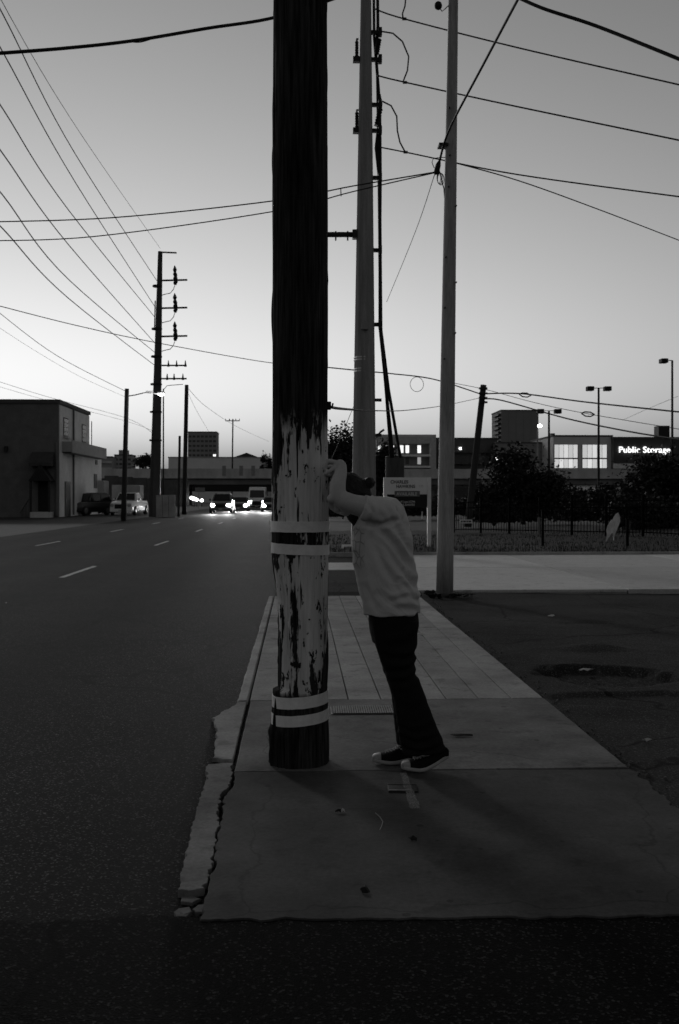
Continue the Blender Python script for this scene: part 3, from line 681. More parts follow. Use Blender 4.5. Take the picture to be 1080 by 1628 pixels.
    j.loft([ring((588, 955), (662, 952), .17), ring((586, 985), (666, 985), .182), ring((588, 1005), (665, 1005), .178), ring((592, 1022), (662, 1020), .168)])
    def leg(cs, v):
        j.loft([ring(f, b_, hw, v, 24, 2.0) for f, b_, hw in cs])
    leg([((590, 985), (664, 985), .088), ((594, 1012), (663, 1010), .094), ((602, 1040), (658, 1038), .088), ((613, 1070), (659, 1066), .080), ((622, 1098), (670, 1090), .074), ((628, 1128), (681, 1120), .070), ((632, 1158), (692, 1150), .070), ((637, 1183), (701, 1172), .071), ((638.5, 1190), (705, 1182), .072), ((641, 1194), (704, 1188), .066)], -.088)
    leg([((590, 985), (660, 985), .088), ((593, 1012), (655, 1010), .092), ((601, 1040), (648, 1038), .086), ((611, 1070), (649, 1066), .078), ((620, 1098), (658, 1092), .072), ((626, 1128), (668, 1122), .068), ((629, 1158), (674, 1152), .066), ((631, 1178), (678, 1174), .067), ((633, 1190), (680, 1188), .068)], .085)
    jc = [([(660, 1052), (640, 1060), (615, 1062)], .010, 5), ([(662, 1066), (642, 1076), (620, 1078)], .009, 5), ([(650, 1040), (628, 1040), (606, 1035)], .006, 5), ([(664, 1005), (640, 1020), (610, 1022)], .006, 6),
          ([(640, 1165), (660, 1172), (690, 1165)], .009, 4), ([(642, 1182), (668, 1188), (700, 1178)], .009, 4), ([(634, 1150), (655, 1156), (680, 1148)], .006, 4), ([(664, 1030), (640, 1045)], .006, 4), ([(625, 1110), (650, 1120), (676, 1115)], .004, 6)]
    def jfold(co, n):
        px = co.x / s + 640; py = 1222 - co.z / s; d = 0
        for pl, dep, wd in jc:
            best, bu = 1e9, 0
            for i in range(len(pl) - 1):
                q, u = seg(px, py, pl[i], pl[i + 1])
                if q < best: best = q; bu = (i + u) / (len(pl) - 1)
            if best < wd * 4:
                x = best / wd; d += dep * math.sin(math.pi * min(1, max(0, .1 + bu * .85))) ** .5 * (-math.exp(-x * x) + .6 * math.exp(-(x - 2) ** 2))
        d += .003 * noise.noise((co.x * 12, co.y * 12, co.z * 8))
        return co + n * d
    remeshed(j, 'jeans', .0055, mat('denim', .012, rough=.9, spec=.12, var=.35, scale=14, fine=.2, fscale=160), root, 5, jfold)
    st = [P(588, 985, -.17), P(596, 1015, -.172), P(606, 1045, -.165), P(616, 1075, -.152), P(624, 1100, -.14)]
    # ---- shoes
    rub = mat('sole_rubber', .42, rough=.6, var=.25, scale=25); canv = mat('shoe_canvas', .012, rough=.9, spec=.1, var=.3, scale=40); lacem = mat('lace', .5, var=.2, scale=50)
    def shoe(toe, heel, ball, v, rz=0.0):
        """toe, ball, heel = pixel of the sole's underside; heel may be lifted"""
        T, B, Hh = P(*toe), P(*ball), P(*heel)
        def spine(u):     # 0 toe .. 1 heel, underside
            if u < .42: q = T.lerp(B, u / .42); q.z += .010 * (1 - u / .42) ** 2
            else:
                k = (u - .42) / .58; q = B.lerp(Hh, k); q.z = B.z + (Hh.z - B.z) * k ** 1.35
            return q
        def half(u): return (.043 * math.sin(math.pi * min(1, (u * 1.0 + .10))) ** .55) * (1 if u < .5 else 1 - .22 * (u - .5) / .5)
        def rg(u, z0, wd, z1):
            c = spine(u); out = []
            for jx in range(18):
                q = 2 * math.pi * jx / 18; cc, ss = math.cos(q), math.sin(q)
                cc = math.copysign(abs(cc) ** .6, cc); ss = math.copysign(abs(ss) ** .6, ss)
                out.append(c + Vector((0, v + wd * cc, (z0 + z1) / 2 + (z1 - z0) / 2 * ss)))
            return out
        r0 = MB(); us = [0.0, .02, .06, .14, .25, .38, .5, .62, .75, .87, .95, .985, 1.0]
        wid = [max(.008, half(u)) * (.55 if u in (0.0, 1.0) else .85 if u in (.02, .985) else 1) for u in us]
        r0.loft([rg(u, 0, wd, .030) for u, wd in zip(us, wid)])
        so = r0.build('sole', rub, None, True)
        up = MB(); hs = {0.03: .036, .06: .042, .14: .050, .25: .058, .38: .068, .5: .080, .62: .092, .75: .096, .87: .085, .95: .062, .985: .045}
        up.loft([rg(u, .012, max(.01, half(u)) * .95, z) for u, z in hs.items()])
        u_ = up.build('shoe', canv, root, True); so.parent = u_
        cp = MB(); cp.loft([rg(u, .014, max(.01, half(u)) * k, z) for u, z, k in ((.005, .032, .7), (.03, .040, .97), (.07, .046, .99), (.13, .0525, .99), (.18, .055, .98), (.185, .05, .94))])
        cp.build('toe_cap', rub, u_, True)
        lc = MB()
        for k in range(5):
            u = .27 + .065 * k; z = .056 + .030 * (u - .2) / .3 * .9 + .003
            for sg in (-1, 1):
                a = spine(u) + Vector((0, v - .022 * sg, z)); m_ = spine(u + .03) + Vector((0, v, z + .010)); c_ = spine(u + .055) + Vector((0, v + .022 * sg, z + .006))
                lc.tube([a, m_, c_], .0028, 5)
        for sg in (-1, 1):
            a = spine(.6) + Vector((0, v - .02, .10)); lc.tube([a, a + Vector((.012 * sg + .01, -.02, .010)), a + Vector((.022 * sg + .012, -.026, -.006)), a + Vector((.008 * sg, -.022, -.010)), a], .0025, 5)
        lc.build('laces', lacem, u_)
    shoe((636.5, 1219), (712, 1199), (668, 1220.5), -.088)
    shoe((592.5, 1219), (658, 1216), (625, 1220.5), .06)
person()

# ------------------------------------------------------------------ poles of the middle ground
def taper_pole(mb, base, top, r0, r1, n=20, k=10):
    base, top = Vector(base), Vector(top)
    mb.tube([base.lerp(top, i / k) for i in range(k + 1)], [r0 + (r1 - r0) * i / k for i in range(k + 1)], n); return mb
def light_pole():
    d = 15.2; b = W(707, 943, d); b.z = -.05; t = W(722, -90, d)
    root = empty('steel_light_pole', (b.x, b.y, 0), 0, 'smooth pale tapered steel pole leaning slightly right at the far end of the walk', 'pole')
    o = Vector((b.x, b.y, 0)); tt = t - o
    taper_pole(MB(), (0, 0, -.05), tt, .132, .070, 28, 12).build('shaft', M_STEEL, root, True)
    MB().tube([(0, 0, -.04), (0, 0, .012), (0, 0, .03)], [.2, .19, .15], 20).build('base_collar', M_DIRT, root, True)
    def at(px, py): return W(px, py, d) - o
    for i, (px, py) in enumerate(((707.5, 411), (724, 451), (706, 491), (723, 531), (705, 572), (712, 300), (724, 330), (713, 175), (714, 250))):
        q = at(px, py); MB().tube([q + Vector((0, -.115, 0)), q + Vector((0, -.06, 0))], .012, 6).build('bolt_hole', M_BLACK, root)
    q = at(702, 232); MB().box(q.x - .05, q.x + .09, q.y - .1, q.y + .1, q.z - .02, q.z + .02).build('cable_clamp', M_DARK, root, bevel=.006)
    cl = MB(); a = at(697, 262); cl.tube([at(699, 256), a, at(694, 275), at(691, 277)], [.02, .04, .045, .015], 8); cl.build('dead_end_grip', M_BLACK, root, True)
    lp = MB()
    for k in range(4):
        c = at(698 + k * 1.5, 282); lp.tube([c + Vector((.05 * math.cos(t_) * (.6 + .15 * k), .03 * k, .09 * math.sin(t_))) for t_ in [i * math.pi / 6 for i in range(13)]], .005, 5)
    lp.tube([at(698, 268), at(702, 285), at(706, 300), at(707, 315)], .008, 6)
    lp.tube([at(689, 252), at(687, 258), at(690, 266), at(694, 268)], .006, 5); lp.tube([at(708, 250), at(695, 251), at(689, 252)], .006, 5)
    lp.build('cable_loops', M_BLACK, root)
    q = at(697, 9); MB().sphere(q, (.06, .06, .065), 12, 8).build('lamp_photocell', M_BLACK, root, True)
    MB().tube([q, at(703, 18), at(708, 14), at(714, 8)], .008, 6).build('photocell_cable', M_BLACK, root)
    # low dark leaf litter round the foot
    random.seed(4); lt = MB()
    for i in range(70):
        a_, r_ = random.uniform(0, 6.28), random.uniform(.12, .45); s_ = random.uniform(.02, .05)
        lt.box(-s_, s_, -s_ * .6, s_ * .6, -.004, .004, Matrix.Translation((r_ * math.cos(a_), r_ * math.sin(a_), .012)) @ Matrix.Rotation(a_, 4, (.3, .5, 1)))
    tag(lt.build('leaf_litter', DLEAF, root), kind='stuff')
light_pole()

def steel_pole():
    d = 28.0; b = W(578.5, 874, d); b.z = 0; o = b.copy()
    root = empty('transmission_pole', o, 0, 'wide tapered steel transmission pole with riser cables rising behind the bowed person', 'pole')
    def at(px, py, dd=0): return W(px, py, d + dd) - o
    top = at(582.5, -140)
    taper_pole(MB(), (0, 0, -.1), top, .37, .118, 12, 14).build('shaft', M_STEEL2, root)
    for py in (569, 573, 587, 591):                       # bright steel straps
        c = at(578.7, py); MB().tube([c - Vector((0, 0, .018)), c + Vector((0, 0, .018))], .287, 24).build('strap', mat('bright_strap', .55, rough=.3, metal=.8, var=.1), root)
    q = at(580, 518, -.34); MB().box(q.x - .1, q.x + .1, q.y - .06, q.y + .06, q.z - .1, q.z + .1).build('junction_box', mat('box_grey', .25), root, bevel=.01)
    a = at(566, 373); MB().tube([a, at(470, 373)], .075, 10).build('lamp_arm', M_DARK, root, True)
    MB().box(a.x - .1, a.x + .1, a.y - .12, a.y + .12, a.z - .12, a.z + .12).build('arm_clamp', M_DARK, root, bevel=.01)
    for px, py in ((534, 373), (553, 373)):
        q = at(px, py); MB().box(q.x - .02, q.x + .02, q.y - .05, q.y + .05, q.z - .16, q.z + .09).build('arm_clip', M_BLACK, root)
    for py in (80, 193):                                  # post insulators on the left
        f = at(567, py + 15); MB().box(f.x - .10, f.x + .12, f.y - .08, f.y + .08, f.z - .07, f.z + .07).build('insulator_bracket', M_BLACK, root)
        c = at(567.5, py); mb = MB()
        pts = [c + Vector((0, 0, -.25 + .5 * i / 14)) for i in range(15)]
        mb.tube(pts, [.055 if i % 2 else .04 for i in range(15)], 10); mb.build('insulator', M_BLACK, root)
        MB().tube([c + Vector((0, 0, .25)), c + Vector((.0, 0, .32)), c + Vector((.05, 0, .32))], .03, 6).build('insulator_cap', M_BLACK, root)
    # riser cables on stand-off brackets to the right
    for py in (52, 95, 167, 208, 283, 398, 516):
        c = at(604, py); MB().box(at(588, py).x, c.x + .02, c.y - .05, c.y + .05, c.z - .05, c.z + .05).build('standoff', M_BLACK, root)
        MB().box(c.x - .04, c.x + .06, c.y - .08, c.y + .08, c.z - .1, c.z + .13).build('cable_clamp', M_BLACK, root, bevel=.01)
    runs = [([(600, -60), (601, 40), (598, 90), (604, 170), (605, 283), (604, 398), (605, 517), (614, 620), (620, 700), (622, 727)], .045),
            ([(594, -60), (595, 60), (600, 120), (602, 240), (603, 320), (604, 420), (604, 520), (612, 600), (622, 690), (625, 727)], .04),
            ([(603, 150), (606, 165), (602, 200), (598, 235), (604, 290), (605, 420), (606, 525), (618, 620), (632, 700), (637, 727)], .045)]
    for pl, r_ in runs:
        pts = [at(px, py, .15 + (py > 600) * .01 * (py - 600)) for px, py in pl]; fine = []
        for i in range(len(pts) - 1):
            for u in (0, .34, .67): fine.append(pts[i].lerp(pts[i + 1], u))
        fine.append(pts[-1]); MB().tube(fine, r_, 8).build('riser_cable', M_BLACK, root, True)
    for (x0, y0, x1, y1) in ((603, 62, 599, 85), (605, 172, 599, 200)):
        a, b_ = at(x0, y0), at(x1, y1); mb = MB(); n = 13
        mb.tube([a.lerp(b_, i / n) for i in range(n + 1)], [.08 if i % 2 else .055 for i in range(n + 1)], 10); mb.build('cable_termination', M_BLACK, root)
    for py in (636, 692):
        q = at(600, py); MB().box(at(592, py).x, q.x + .12, q.y - .05, q.y + .05, q.z - .04, q.z + .04).build('step_peg', M_DARK, root)
    q = at(604, 690); MB().tube([at(597, 692), at(603, 690), at(605, 687), at(611, 683)], .03, 6).build('bent_hook', M_DARK, root)
    # jumper loops down to the three phase wires
    for pl in ([(607, 50), (625, 53), (640, 66), (650, 90), (648, 112), (641, 130)], [(608, 161), (622, 168), (631, 185), (632, 208), (636, 226), (644, 241)], [(646, -10), (644, 10), (640, 22), (641, 29)]):
        pts = [at(px, py, .1) for px, py in pl]; MB().tube(pts, .022, 6).build('jumper_wire', M_BLACK, root, True)
    for px, py in ((644, 131), (645, 242), (643, 30)): 
        q = at(px, py, .1); MB().box(q.x - .06, q.x + .06, q.y - .03, q.y + .03, q.z - .03, q.z + .03).build('wire_clamp', M_BLACK, root)
    MB().box(-.6, .6, -.6, .6, -.2, .12).build('footing', CONC, root, bevel=.03)
steel_pole()
c = W(628, 860, 31.5); 
r = empty('riser_stub', (c.x, c.y, 0), 0, 'stubby rusty steel riser pipe that takes the cables behind the white sign', 'pipe')
zt = W(628, 727, 31.5).z
MB().tube([(0, 0, -.1), (0, 0, zt - .03), (0, 0, zt)], [.29, .30, .29], 20).build('pipe_shell', mat('rusty_pipe', .07, var=.5, scale=2, stretch=(3, 3, .6)), r, True)
MB().tube([(0, 0, zt + .002), (0, 0, zt + .03)], [.31, .29], 20).build('pipe_cap', M_DARK, r, True)

# leaning wooden pole behind the fence
b = W(744, 845, 52); b.z = 0; t = W(769, 612, 52)
root = empty('wooden_pole', b, 0, 'dark wooden pole leaning to the right behind the iron fence', 'pole')
taper_pole(MB(), (0, 0, -.1), t - b, .19, .155, 14, 8).build('shaft', mat('leaning_wood', .05, rough=.9, var=.4, scale=2, stretch=(6, 6, .4)), root, True)
for py in (618, 626, 633, 640):
    q = W(768, py, 52) - b; MB().box(q.x - .24, q.x + .2, q.y - .22, q.y - .12, q.z - .05, q.z + .05).build('wire_bracket', M_DARK, root)

# poles across the road
def simple_pole(px, pyb, pyt, d, r0, r1, label, px2=None, name='wooden_pole'):
    b = W(px, pyb, d); b.z = 0; t = W(px2 or px, pyt, d)
    root = empty(name, b, 0, label, 'pole', 'poles across the road'); 
    taper_pole(MB(), (0, 0, -.1), t - b, r0, r1, 12, 6).build('shaft', M_WOODP, root, True); return root, b
root, b = simple_pole(196.5, 826, 618, 62, .17, .13, 'dark wooden pole with a street lamp arm in front of the white pickup', 202)
o = b
arm = [W(202, 630, 62), W(215, 628, 62), W(232, 624, 62), W(243, 625, 62), W(252, 626, 62)]
MB().tube([p - o for p in arm], .035, 6).build('lamp_arm', M_STEEL, root)
q = W(256, 626, 62) - o
lh = MB().sphere(q + Vector((0, 0, .06)), (.28, .14, .09), 14, 8).build('lamp_head', M_STEEL, root, True)
MB().sphere(q + Vector((.02, 0, -.03)), (.2, .12, .09), 14, 8).build('lamp_lens', emitter('street_lamp_glow', 1.5), lh, True)
pl = bpy.data.lights.new('street_lamp_light', 'POINT'); pl.energy = 4.0 * EM; pl.shadow_soft_size = .15
plo = bpy.data.objects.new('street_lamp_light', pl); C.objects.link(plo); plo.location = q + Vector((0, 0, -.35)); plo.parent = root
MB().tube([W(232, 622, 62) - o, W(243, 622, 62) - o], .02, 5).build('lamp_bracket', M_DARK, root)
simple_pole(284, 820, 693, 74, .10, .09, 'short thin dark pole left of the taller one by the concrete wall', 286)
simple_pole(293, 817, 612, 84, .2, .16, 'tall dark wooden pole right of the big steel pole', 297)
r_, b = simple_pole(369, 800, 666, 240, .2, .16, 'distant pole with one short crossarm above the bridge', 370.5)
for z0, hw in ((667, 11),):
    a, c_ = W(370 - hw, z0 + 2, 240) - b, W(370 + hw, z0 + 2, 240) - b; MB().bar(a, c_, .2, .2).build('crossarm', M_WOODP, r_)
    for k in (-1, -.45, .45, 1):
        q = (a + c_) / 2 + (c_ - a) / 2 * k; MB().tube([q, q + Vector((0, 0, .5))], .1, 6).build('insulator', M_DARK, r_)
r_, b = simple_pole(260, 800, 618, 78, .07, .05, 'slender pale lamp post just right of the big steel pole', 260)
MB().tube([W(260, 620, 78) - b, W(266, 613, 78) - b, W(291, 611, 78) - b], .03, 6).build('lamp_arm', M_STEEL, r_)

def far_steel_pole():
    d = 75.0; b = W(246, 822, d); b.z = 0; t = W(255, 400, d); o = b
    root = empty('transmission_pole', o, 0, 'tall tapered steel transmission pole with stepped arms across the road', 'pole')
    taper_pole(MB(), (0, 0, -.1), t - o, .44, .17, 12, 10).build('shaft', mat('dark_pole_steel', .06, rough=.6, var=.3, scale=1.2, stretch=(2, 2, .3)), root)
    def at(px, py, dd=0): return W(px, py, d + dd) - o
    MB().tube([at(257, 401), at(281, 402)], .06, 6).build('arm', M_DARK, root)
    for py in (446, 490, 535):
        MB().tube([at(256, py), at(298, py - 1)], .07, 6).build('arm', M_DARK, root)
        mb = MB(); n = 9; a, b_ = at(279, py + 7), at(278, py - 24)
        mb.tube([a.lerp(b_, i / n) for i in range(n + 1)], [.16 if i % 2 else .09 for i in range(n)] + [.02], 8); mb.build('insulator', M_DARK, root)
        mb = MB(); a, b_ = at(281, py + 3), at(280, py - 12); mb.tube([a.lerp(b_, i / 5) for i in range(6)], [.1, .07, .1, .07, .1, .05], 8); mb.build('insulator', M_DARK, root)
        MB().tube([at(278, py + 8), at(276, py + 14), at(271, py + 20), at(262, py + 22), at(256, py + 24)], .03, 6).build('jumper_wire', M_DARK, root)
    for py, xs_ in ((581, (268, 281, 295)), (602, (266, 277, 291))):
        MB().tube([at(254, py), at(297, py)], .06, 6).build('arm', M_DARK, root)
        for x in xs_: MB().tube([at(x, py + 2), at(x, py - 8)], [.1, .03], 6).build('insulator', M_DARK, root)
    for py in (455, 523, 567, 611, 655, 700):
        c = at(250.5 - (py - 455) * .012, py); MB().tube([c - Vector((0, 0, .06)), c + Vector((0, 0, .06))], .3 + .12 * (py - 400) / 300 + .05, 12).build('strap', M_DARK, root)
    MB().tube([at(247, 478), at(246.5, 500), at(246, 523)], .05, 6).build('conduit', M_DARK, root)
far_steel_pole()
MB_ = MB(); a, b_ = W(249, 815, 73), W(279, 815, 73)
blk = empty('concrete_barrier', ((a.x + b_.x) / 2, a.y, 0), 0, 'plain pale concrete block at the foot of the big steel pole', 'barrier')
hw = (b_ - a).length / 2; zt = W(250, 787, 73).z
for i in range(3):
    MB().box(-hw + hw * 2 / 3 * i + .01, -hw + hw * 2 / 3 * (i + 1) - .01, -.25, .25, -.05, zt).build('panel', mat('barrier_concrete', .3, var=.3, scale=1.5), blk, bevel=.02)

# ------------------------------------------------------------------ white sign
def estate_sign():
    d = 29.0; o = W(648, 870, d); o.z = 0
    root = empty('estate_sign', o, -YAW, 'white real estate board with dark lower panel standing on two white posts', 'sign')
    k = d / F
    def X(px): return (px - 648) * k
    def Z(py): return CH - (py - HZ) * k
    MB().box(X(610), X(615.5), -.05, .05, -.1, Z(759)).build('post', M_WHITE, root, bevel=.004)
    MB().box(X(679.5), X(685.5), -.05, .05, -.1, Z(759)).build('post', M_WHITE, root, bevel=.004)
    MB().box(X(615.7), X(679.3), -.03, .03, Z(786), Z(759)).build('top_panel', M_WHITE, root)
    MB().box(X(615.7), X(679.3), -.025, .035, Z(807), Z(786.2)).build('lower_panel', mat('sign_dark', .012, rough=.4, var=.1), root)
    ink = mat('sign_ink', .01, var=0); grey = mat('sign_grey', .16, var=0); wh = mat('sign_white', .6, var=0); gi = mat('grey_ink', .42, var=0)
    lettering('CHARLES', 7.1 * k, (X(621), -.033, Z(768.6)), ink, root, .002, 1.05, .92, bold=.025)
    lettering('HAWKINS', 6.9 * k, (X(630), -.033, Z(775.6)), ink, root, .002, 1.05, .92, bold=.025)
    lettering('CO.', 4.5 * k, (X(666), -.033, Z(774.6)), gi, root, .002)
    MB().box(X(627.5), X(667.5), -.045, -.033, Z(789.5), Z(780.5)).build('available_strip', grey, root)
    lettering('AVAILABLE', 7.2 * k, (X(630.5), -.048, Z(787.7)), wh, root, .002, 1.0, .93, bold=.025)
    lettering('off. Lease (CCIM)', 4.2 * k, (X(636), -.029, Z(799)), wh, root, .002, 1.0, .8, bold=.025)
    lettering('615.324.8755', 4.8 * k, (X(636), -.029, Z(804)), wh, root, .002, 1.0, .9, bold=.025)
    MB().box(X(670.5), X(672), -.03, -.02, Z(825), Z(813)).build('hanging_tag', M_WHITE, root)
    MB().bar((X(671), -.025, Z(813)), (X(671), 0, Z(806.5)), .006, .006).build('tag_wire', M_DARK, root)
estate_sign()

# ------------------------------------------------------------------ iron fence along the verge
M_FENCE = mat('fence_iron', .006, rough=.9, spec=.05, var=.2)
def fence():
    A, B = W(722, 851, 40), W(1085, 866, 32); A.z = B.z = 0
    root = empty('iron_fence', A, 0, 'low black iron picket fence along the back of the verge', 'fence')
    n = 7; t = B - A
    def zz(p): return verge_z(A.x + p.x, A.y + p.y) if A.y + p.y < 43 else .05
    for i in range(n + 1):
        p = t * (i / n); z = zz(p); MB().box(p.x - .04, p.x + .04, p.y - .04, p.y + .04, z - .1, z + 1.32).build('post', M_FENCE, root)
        MB().box(p.x - .05, p.x + .05, p.y - .05, p.y + .05, z + 1.322, z + 1.36).build('post_cap', M_FENCE, root)
        if i < n:
            q = t * ((i + 1) / n); z2 = zz(q); pk = MB(); m = int((q - p).length / .13)
            for h in (.14, .98, 1.2): MB().bar(p + Vector((0, 0, z + h)), q + Vector((0, 0, z2 + h)), .03, .035).build('rail', M_FENCE, root)
            for j in range(1, m):
                r = p.lerp(q, j / m); zc = z + (z2 - z) * j / m; pk.box(r.x - .009, r.x + .009, r.y - .009, r.y + .009, zc + .06, zc + 1.27)
            tag(pk.build('pickets', M_FENCE, root), kind='stuff')
fence()
for px, py, tp, d, lab in ((863, 871, 812, 29, 'thin dark marker post on the verge before the middle of the fence'), (997.5, 871, 826, 29, 'thin dark marker post on the verge near the right tree'),):
    b = W(px, py, d); b.z = 0; z1 = W(px, tp, d).z
    r_ = empty('marker_post', b, 0, lab, 'post'); MB().box(-.035, .035, -.035, .035, -.1, z1).build('shaft', M_FENCE, r_, bevel=.005); MB().box(-.045, .045, -.045, .045, z1 + .002, z1 + .03).build('post_cap', M_FENCE, r_)
for px, y0, y1, d, lab in ((857, 823, 853, 36, 'short pale stake in front of the fence beside the dark marker post'), (1000, 828, 858, 34, 'short pale stake behind the right marker post')):
    b = W(px, y1, d); b.z = 0.05; z1 = W(px, y0, d).z
    r_ = empty('pale_stake', b, 0, lab, 'stake'); MB().box(-.04, .04, -.03, .03, -.1, z1 - .05).build('shaft', mat('pale_stake', .2, var=.3, scale=4, stretch=(1, 1, .3)), r_, bevel=.006); MB().box(-.03, .03, -.02, .02, z1 - .049, z1 - .02).build('stake_tip', mat('stake_tip', .12), r_)
# small notice on the fence, rag of plastic
b = W(741, 829, 38.5); r_ = empty('fence_notice', b, -YAW, 'small pale notice board hanging low on the iron fence', 'notice')
MB().box(-.24, .24, -.015, .015, -.075, .075).build('board', mat('notice_white', .8, var=.2, scale=8), r_); MB().box(-.04, .04, -.012, .012, .078, .19).build('hanger', mat('notice_hanger', .3, var=.2), r_)
for i, (x, w_) in enumerate(((-.19, .06), (-.1, .09), (.02, .06), (.1, .1))): MB().box(x, x + w_, -.0185, -.0155, -.03, .03).build('lettering', M_DARK, r_)
b = W(977, 838, 31); random.seed(9)
r_ = empty('plastic_rag', b, 0, 'torn pale plastic sheet hanging in two strips from the iron fence', 'plastic sheet')
for (pl) in ([(981, 816), (980, 822), (980, 830), (977, 842), (976, 852), (976, 858)], [(973, 826), (971, 834), (970, 842), (969, 848), (966, 856), (964, 860)]):
    ws = [.03, .10, .11, .07, .03, .012]; rows = []
    for (px, py), w_ in zip(pl, ws):
        c_ = W(px, py, 31) - b; rows.append([c_ + Vector((w_ * u, .04 * math.sin(u * 5 + py) - .02, .02 * u)) for u in (-1, -.5, 0, .5, 1)])
    vs = [p for row in rows for p in row]; vs += [p + Vector((0, .012, 0)) for p in vs]; k = len(rows) * 5; fs = []
    for i in range(len(rows) - 1):
        for j in range(4):
            q = i * 5 + j; fs += [(q, q + 1, q + 6, q + 5), (k + q + 5, k + q + 6, k + q + 1, k + q)]
    MB().add(vs, fs).build('strip', mat('plastic', .8, rough=.4, var=.25, scale=9), r_, True)

# ------------------------------------------------------------------ trees
def tree(name, base, crown_c, rad, n, leaf, label, seed, m=None, lobes=12, trunk_r=.16, shape=1.0):
    random.seed(seed); base = Vector(base); root = empty(name, base, 0, label, 'tree', 'trees'); cc = Vector(crown_c) - base
    tr = MB(); top = cc + Vector((0, 0, rad[2] * .3))
    tr.tube([Vector((0, 0, -.1)), top * .3 + Vector((.1, 0, 0)), top * .65, top], [trunk_r, trunk_r * .8, trunk_r * .55, trunk_r * .2], 8)
    lob = []
    for i in range(lobes):
        v = Vector((random.gauss(0, 1), random.gauss(0, 1), random.gauss(0, 1))).normalized() * random.uniform(.35, .95)
        c_ = cc + Vector((v.x * rad[0], v.y * rad[1], v.z * rad[2])); lob.append((c_, random.uniform(.25, .5)))
        s_ = top * random.uniform(.35, .7); tr.tube([s_, s_.lerp(c_, .5) + Vector((0, 0, .1)), c_], [trunk_r * .4, trunk_r * .25, trunk_r * .06], 5)
    tr.build('trunk', M_BARK, root, True)
    vs, fs = [], []
    for i in range(n):
        c_, f = random.choice(lob)
        v = Vector((random.gauss(0, .5), random.gauss(0, .5), random.gauss(0, .5)))
        p = c_ + Vector((v.x * rad[0] * f * 1.2, v.y * rad[1] * f * 1.2, v.z * rad[2] * f * 1.1))
        if p.z < .1: continue
        a = Vector((random.gauss(0, 1), random.gauss(0, 1), random.gauss(0, .6))).normalized(); b_ = a.orthogonal().normalized(); b_.rotate(Matrix.Rotation(random.uniform(0, 6.3), 3, a))
        l = leaf * random.uniform(.6, 1.4); k = len(vs)
        vs += [p - a * l * .5, p + b_ * l * .28, p + a * l * .5, p - b_ * l * .28]; fs.append((k, k + 1, k + 2, k + 3))
    me = bpy.data.meshes.new('crown'); me.from_pydata([tuple(v) for v in vs], [], fs); mesh_obj('crown', me, m or M_LEAF, root)
def gp(px, d, z=0): p = W(px, 800, d); p.z = z; return p
tree('leafy_tree', gp(832, 56), W(830, 783, 56), (2.2, 2.0, 2.0), 17000, .22, 'broad dark leafy tree behind the middle of the iron fence', 31, lobes=22, trunk_r=.14)
tree('leafy_tree', gp(785, 54), W(785, 812, 54), (1.4, 1.2, 1.1), 6000, .2, 'low dark bush-like tree left of the broad one behind the fence', 32, lobes=12, trunk_r=.1)
tree('leafy_tree', gp(1060, 44), W(1066, 794, 44), (2.2, 1.8, 1.9), 17000, .2, 'dark leafy tree at the right edge covering the end of the lit store sign', 33, lobes=24, trunk_r=.15)
tree('leafy_tree', gp(1010, 40), W(1035, 835, 40), (1.7, 1.2, 1.1), 12000, .16, 'dark low shrub tree at the right end of the fence', 34, lobes=16, trunk_r=.08)
tree('leafy_tree', gp(880, 62), W(905, 800, 62), (2.6, 1.4, 1.0), 9000, .2, 'low dark foliage right of the broad tree under the bridge', 35, lobes=14, trunk_r=.08)
tree('leafy_tree', gp(545, 120), W(545, 735, 120), (3.4, 3, 3.6), 8000, .42, 'dark leafy tree seen between the striped pole and the steel pole', 36, lobes=22, trunk_r=.3)
tree('leafy_tree', gp(612, 115), W(610, 745, 115), (1.9, 2, 2.7), 4000, .4, 'dark leafy tree right behind the steel pole and riser cables', 37, lobes=12, trunk_r=.25)
tree('leafy_tree', gp(545, 70), W(545, 815, 70), (1.6, 1.2, .9), 3500, .2, 'dark low shrub behind the elbow of the person', 38, lobes=10, trunk_r=.06)
tree('leafy_tree', gp(640, 72), W(645, 822, 72), (2.6, 1.2, 1.0), 5000, .22, 'dark low hedge tree behind the white sign posts', 39, lobes=14, trunk_r=.06)
tree('leafy_tree', gp(232, 210), W(233, 738, 210), (2.2, 2, 2.0), 2200, .5, 'small far tree above the bridge beside the big steel pole', 40, lobes=10, trunk_r=.2)
tree('leafy_tree', gp(424, 250), W(424, 738, 250), (1.6, 2, 2.6), 1600, .5, 'small far tree at the right end of the low pale building', 41, lobes=9, trunk_r=.2)
tree('leafy_tree', gp(720, 75), W(720, 812, 75), (2.6, 1.4, 1.3), 5000, .25, 'dark foliage behind the leaning pole and the fence notice', 42, lobes=14, trunk_r=.08)
tree('leafy_tree', gp(975, 58), W(975, 812, 58), (2.8, 1.4, 1.1), 9000, .22, 'dark foliage behind the hanging plastic sheet', 43, lobes=14, trunk_r=.07)

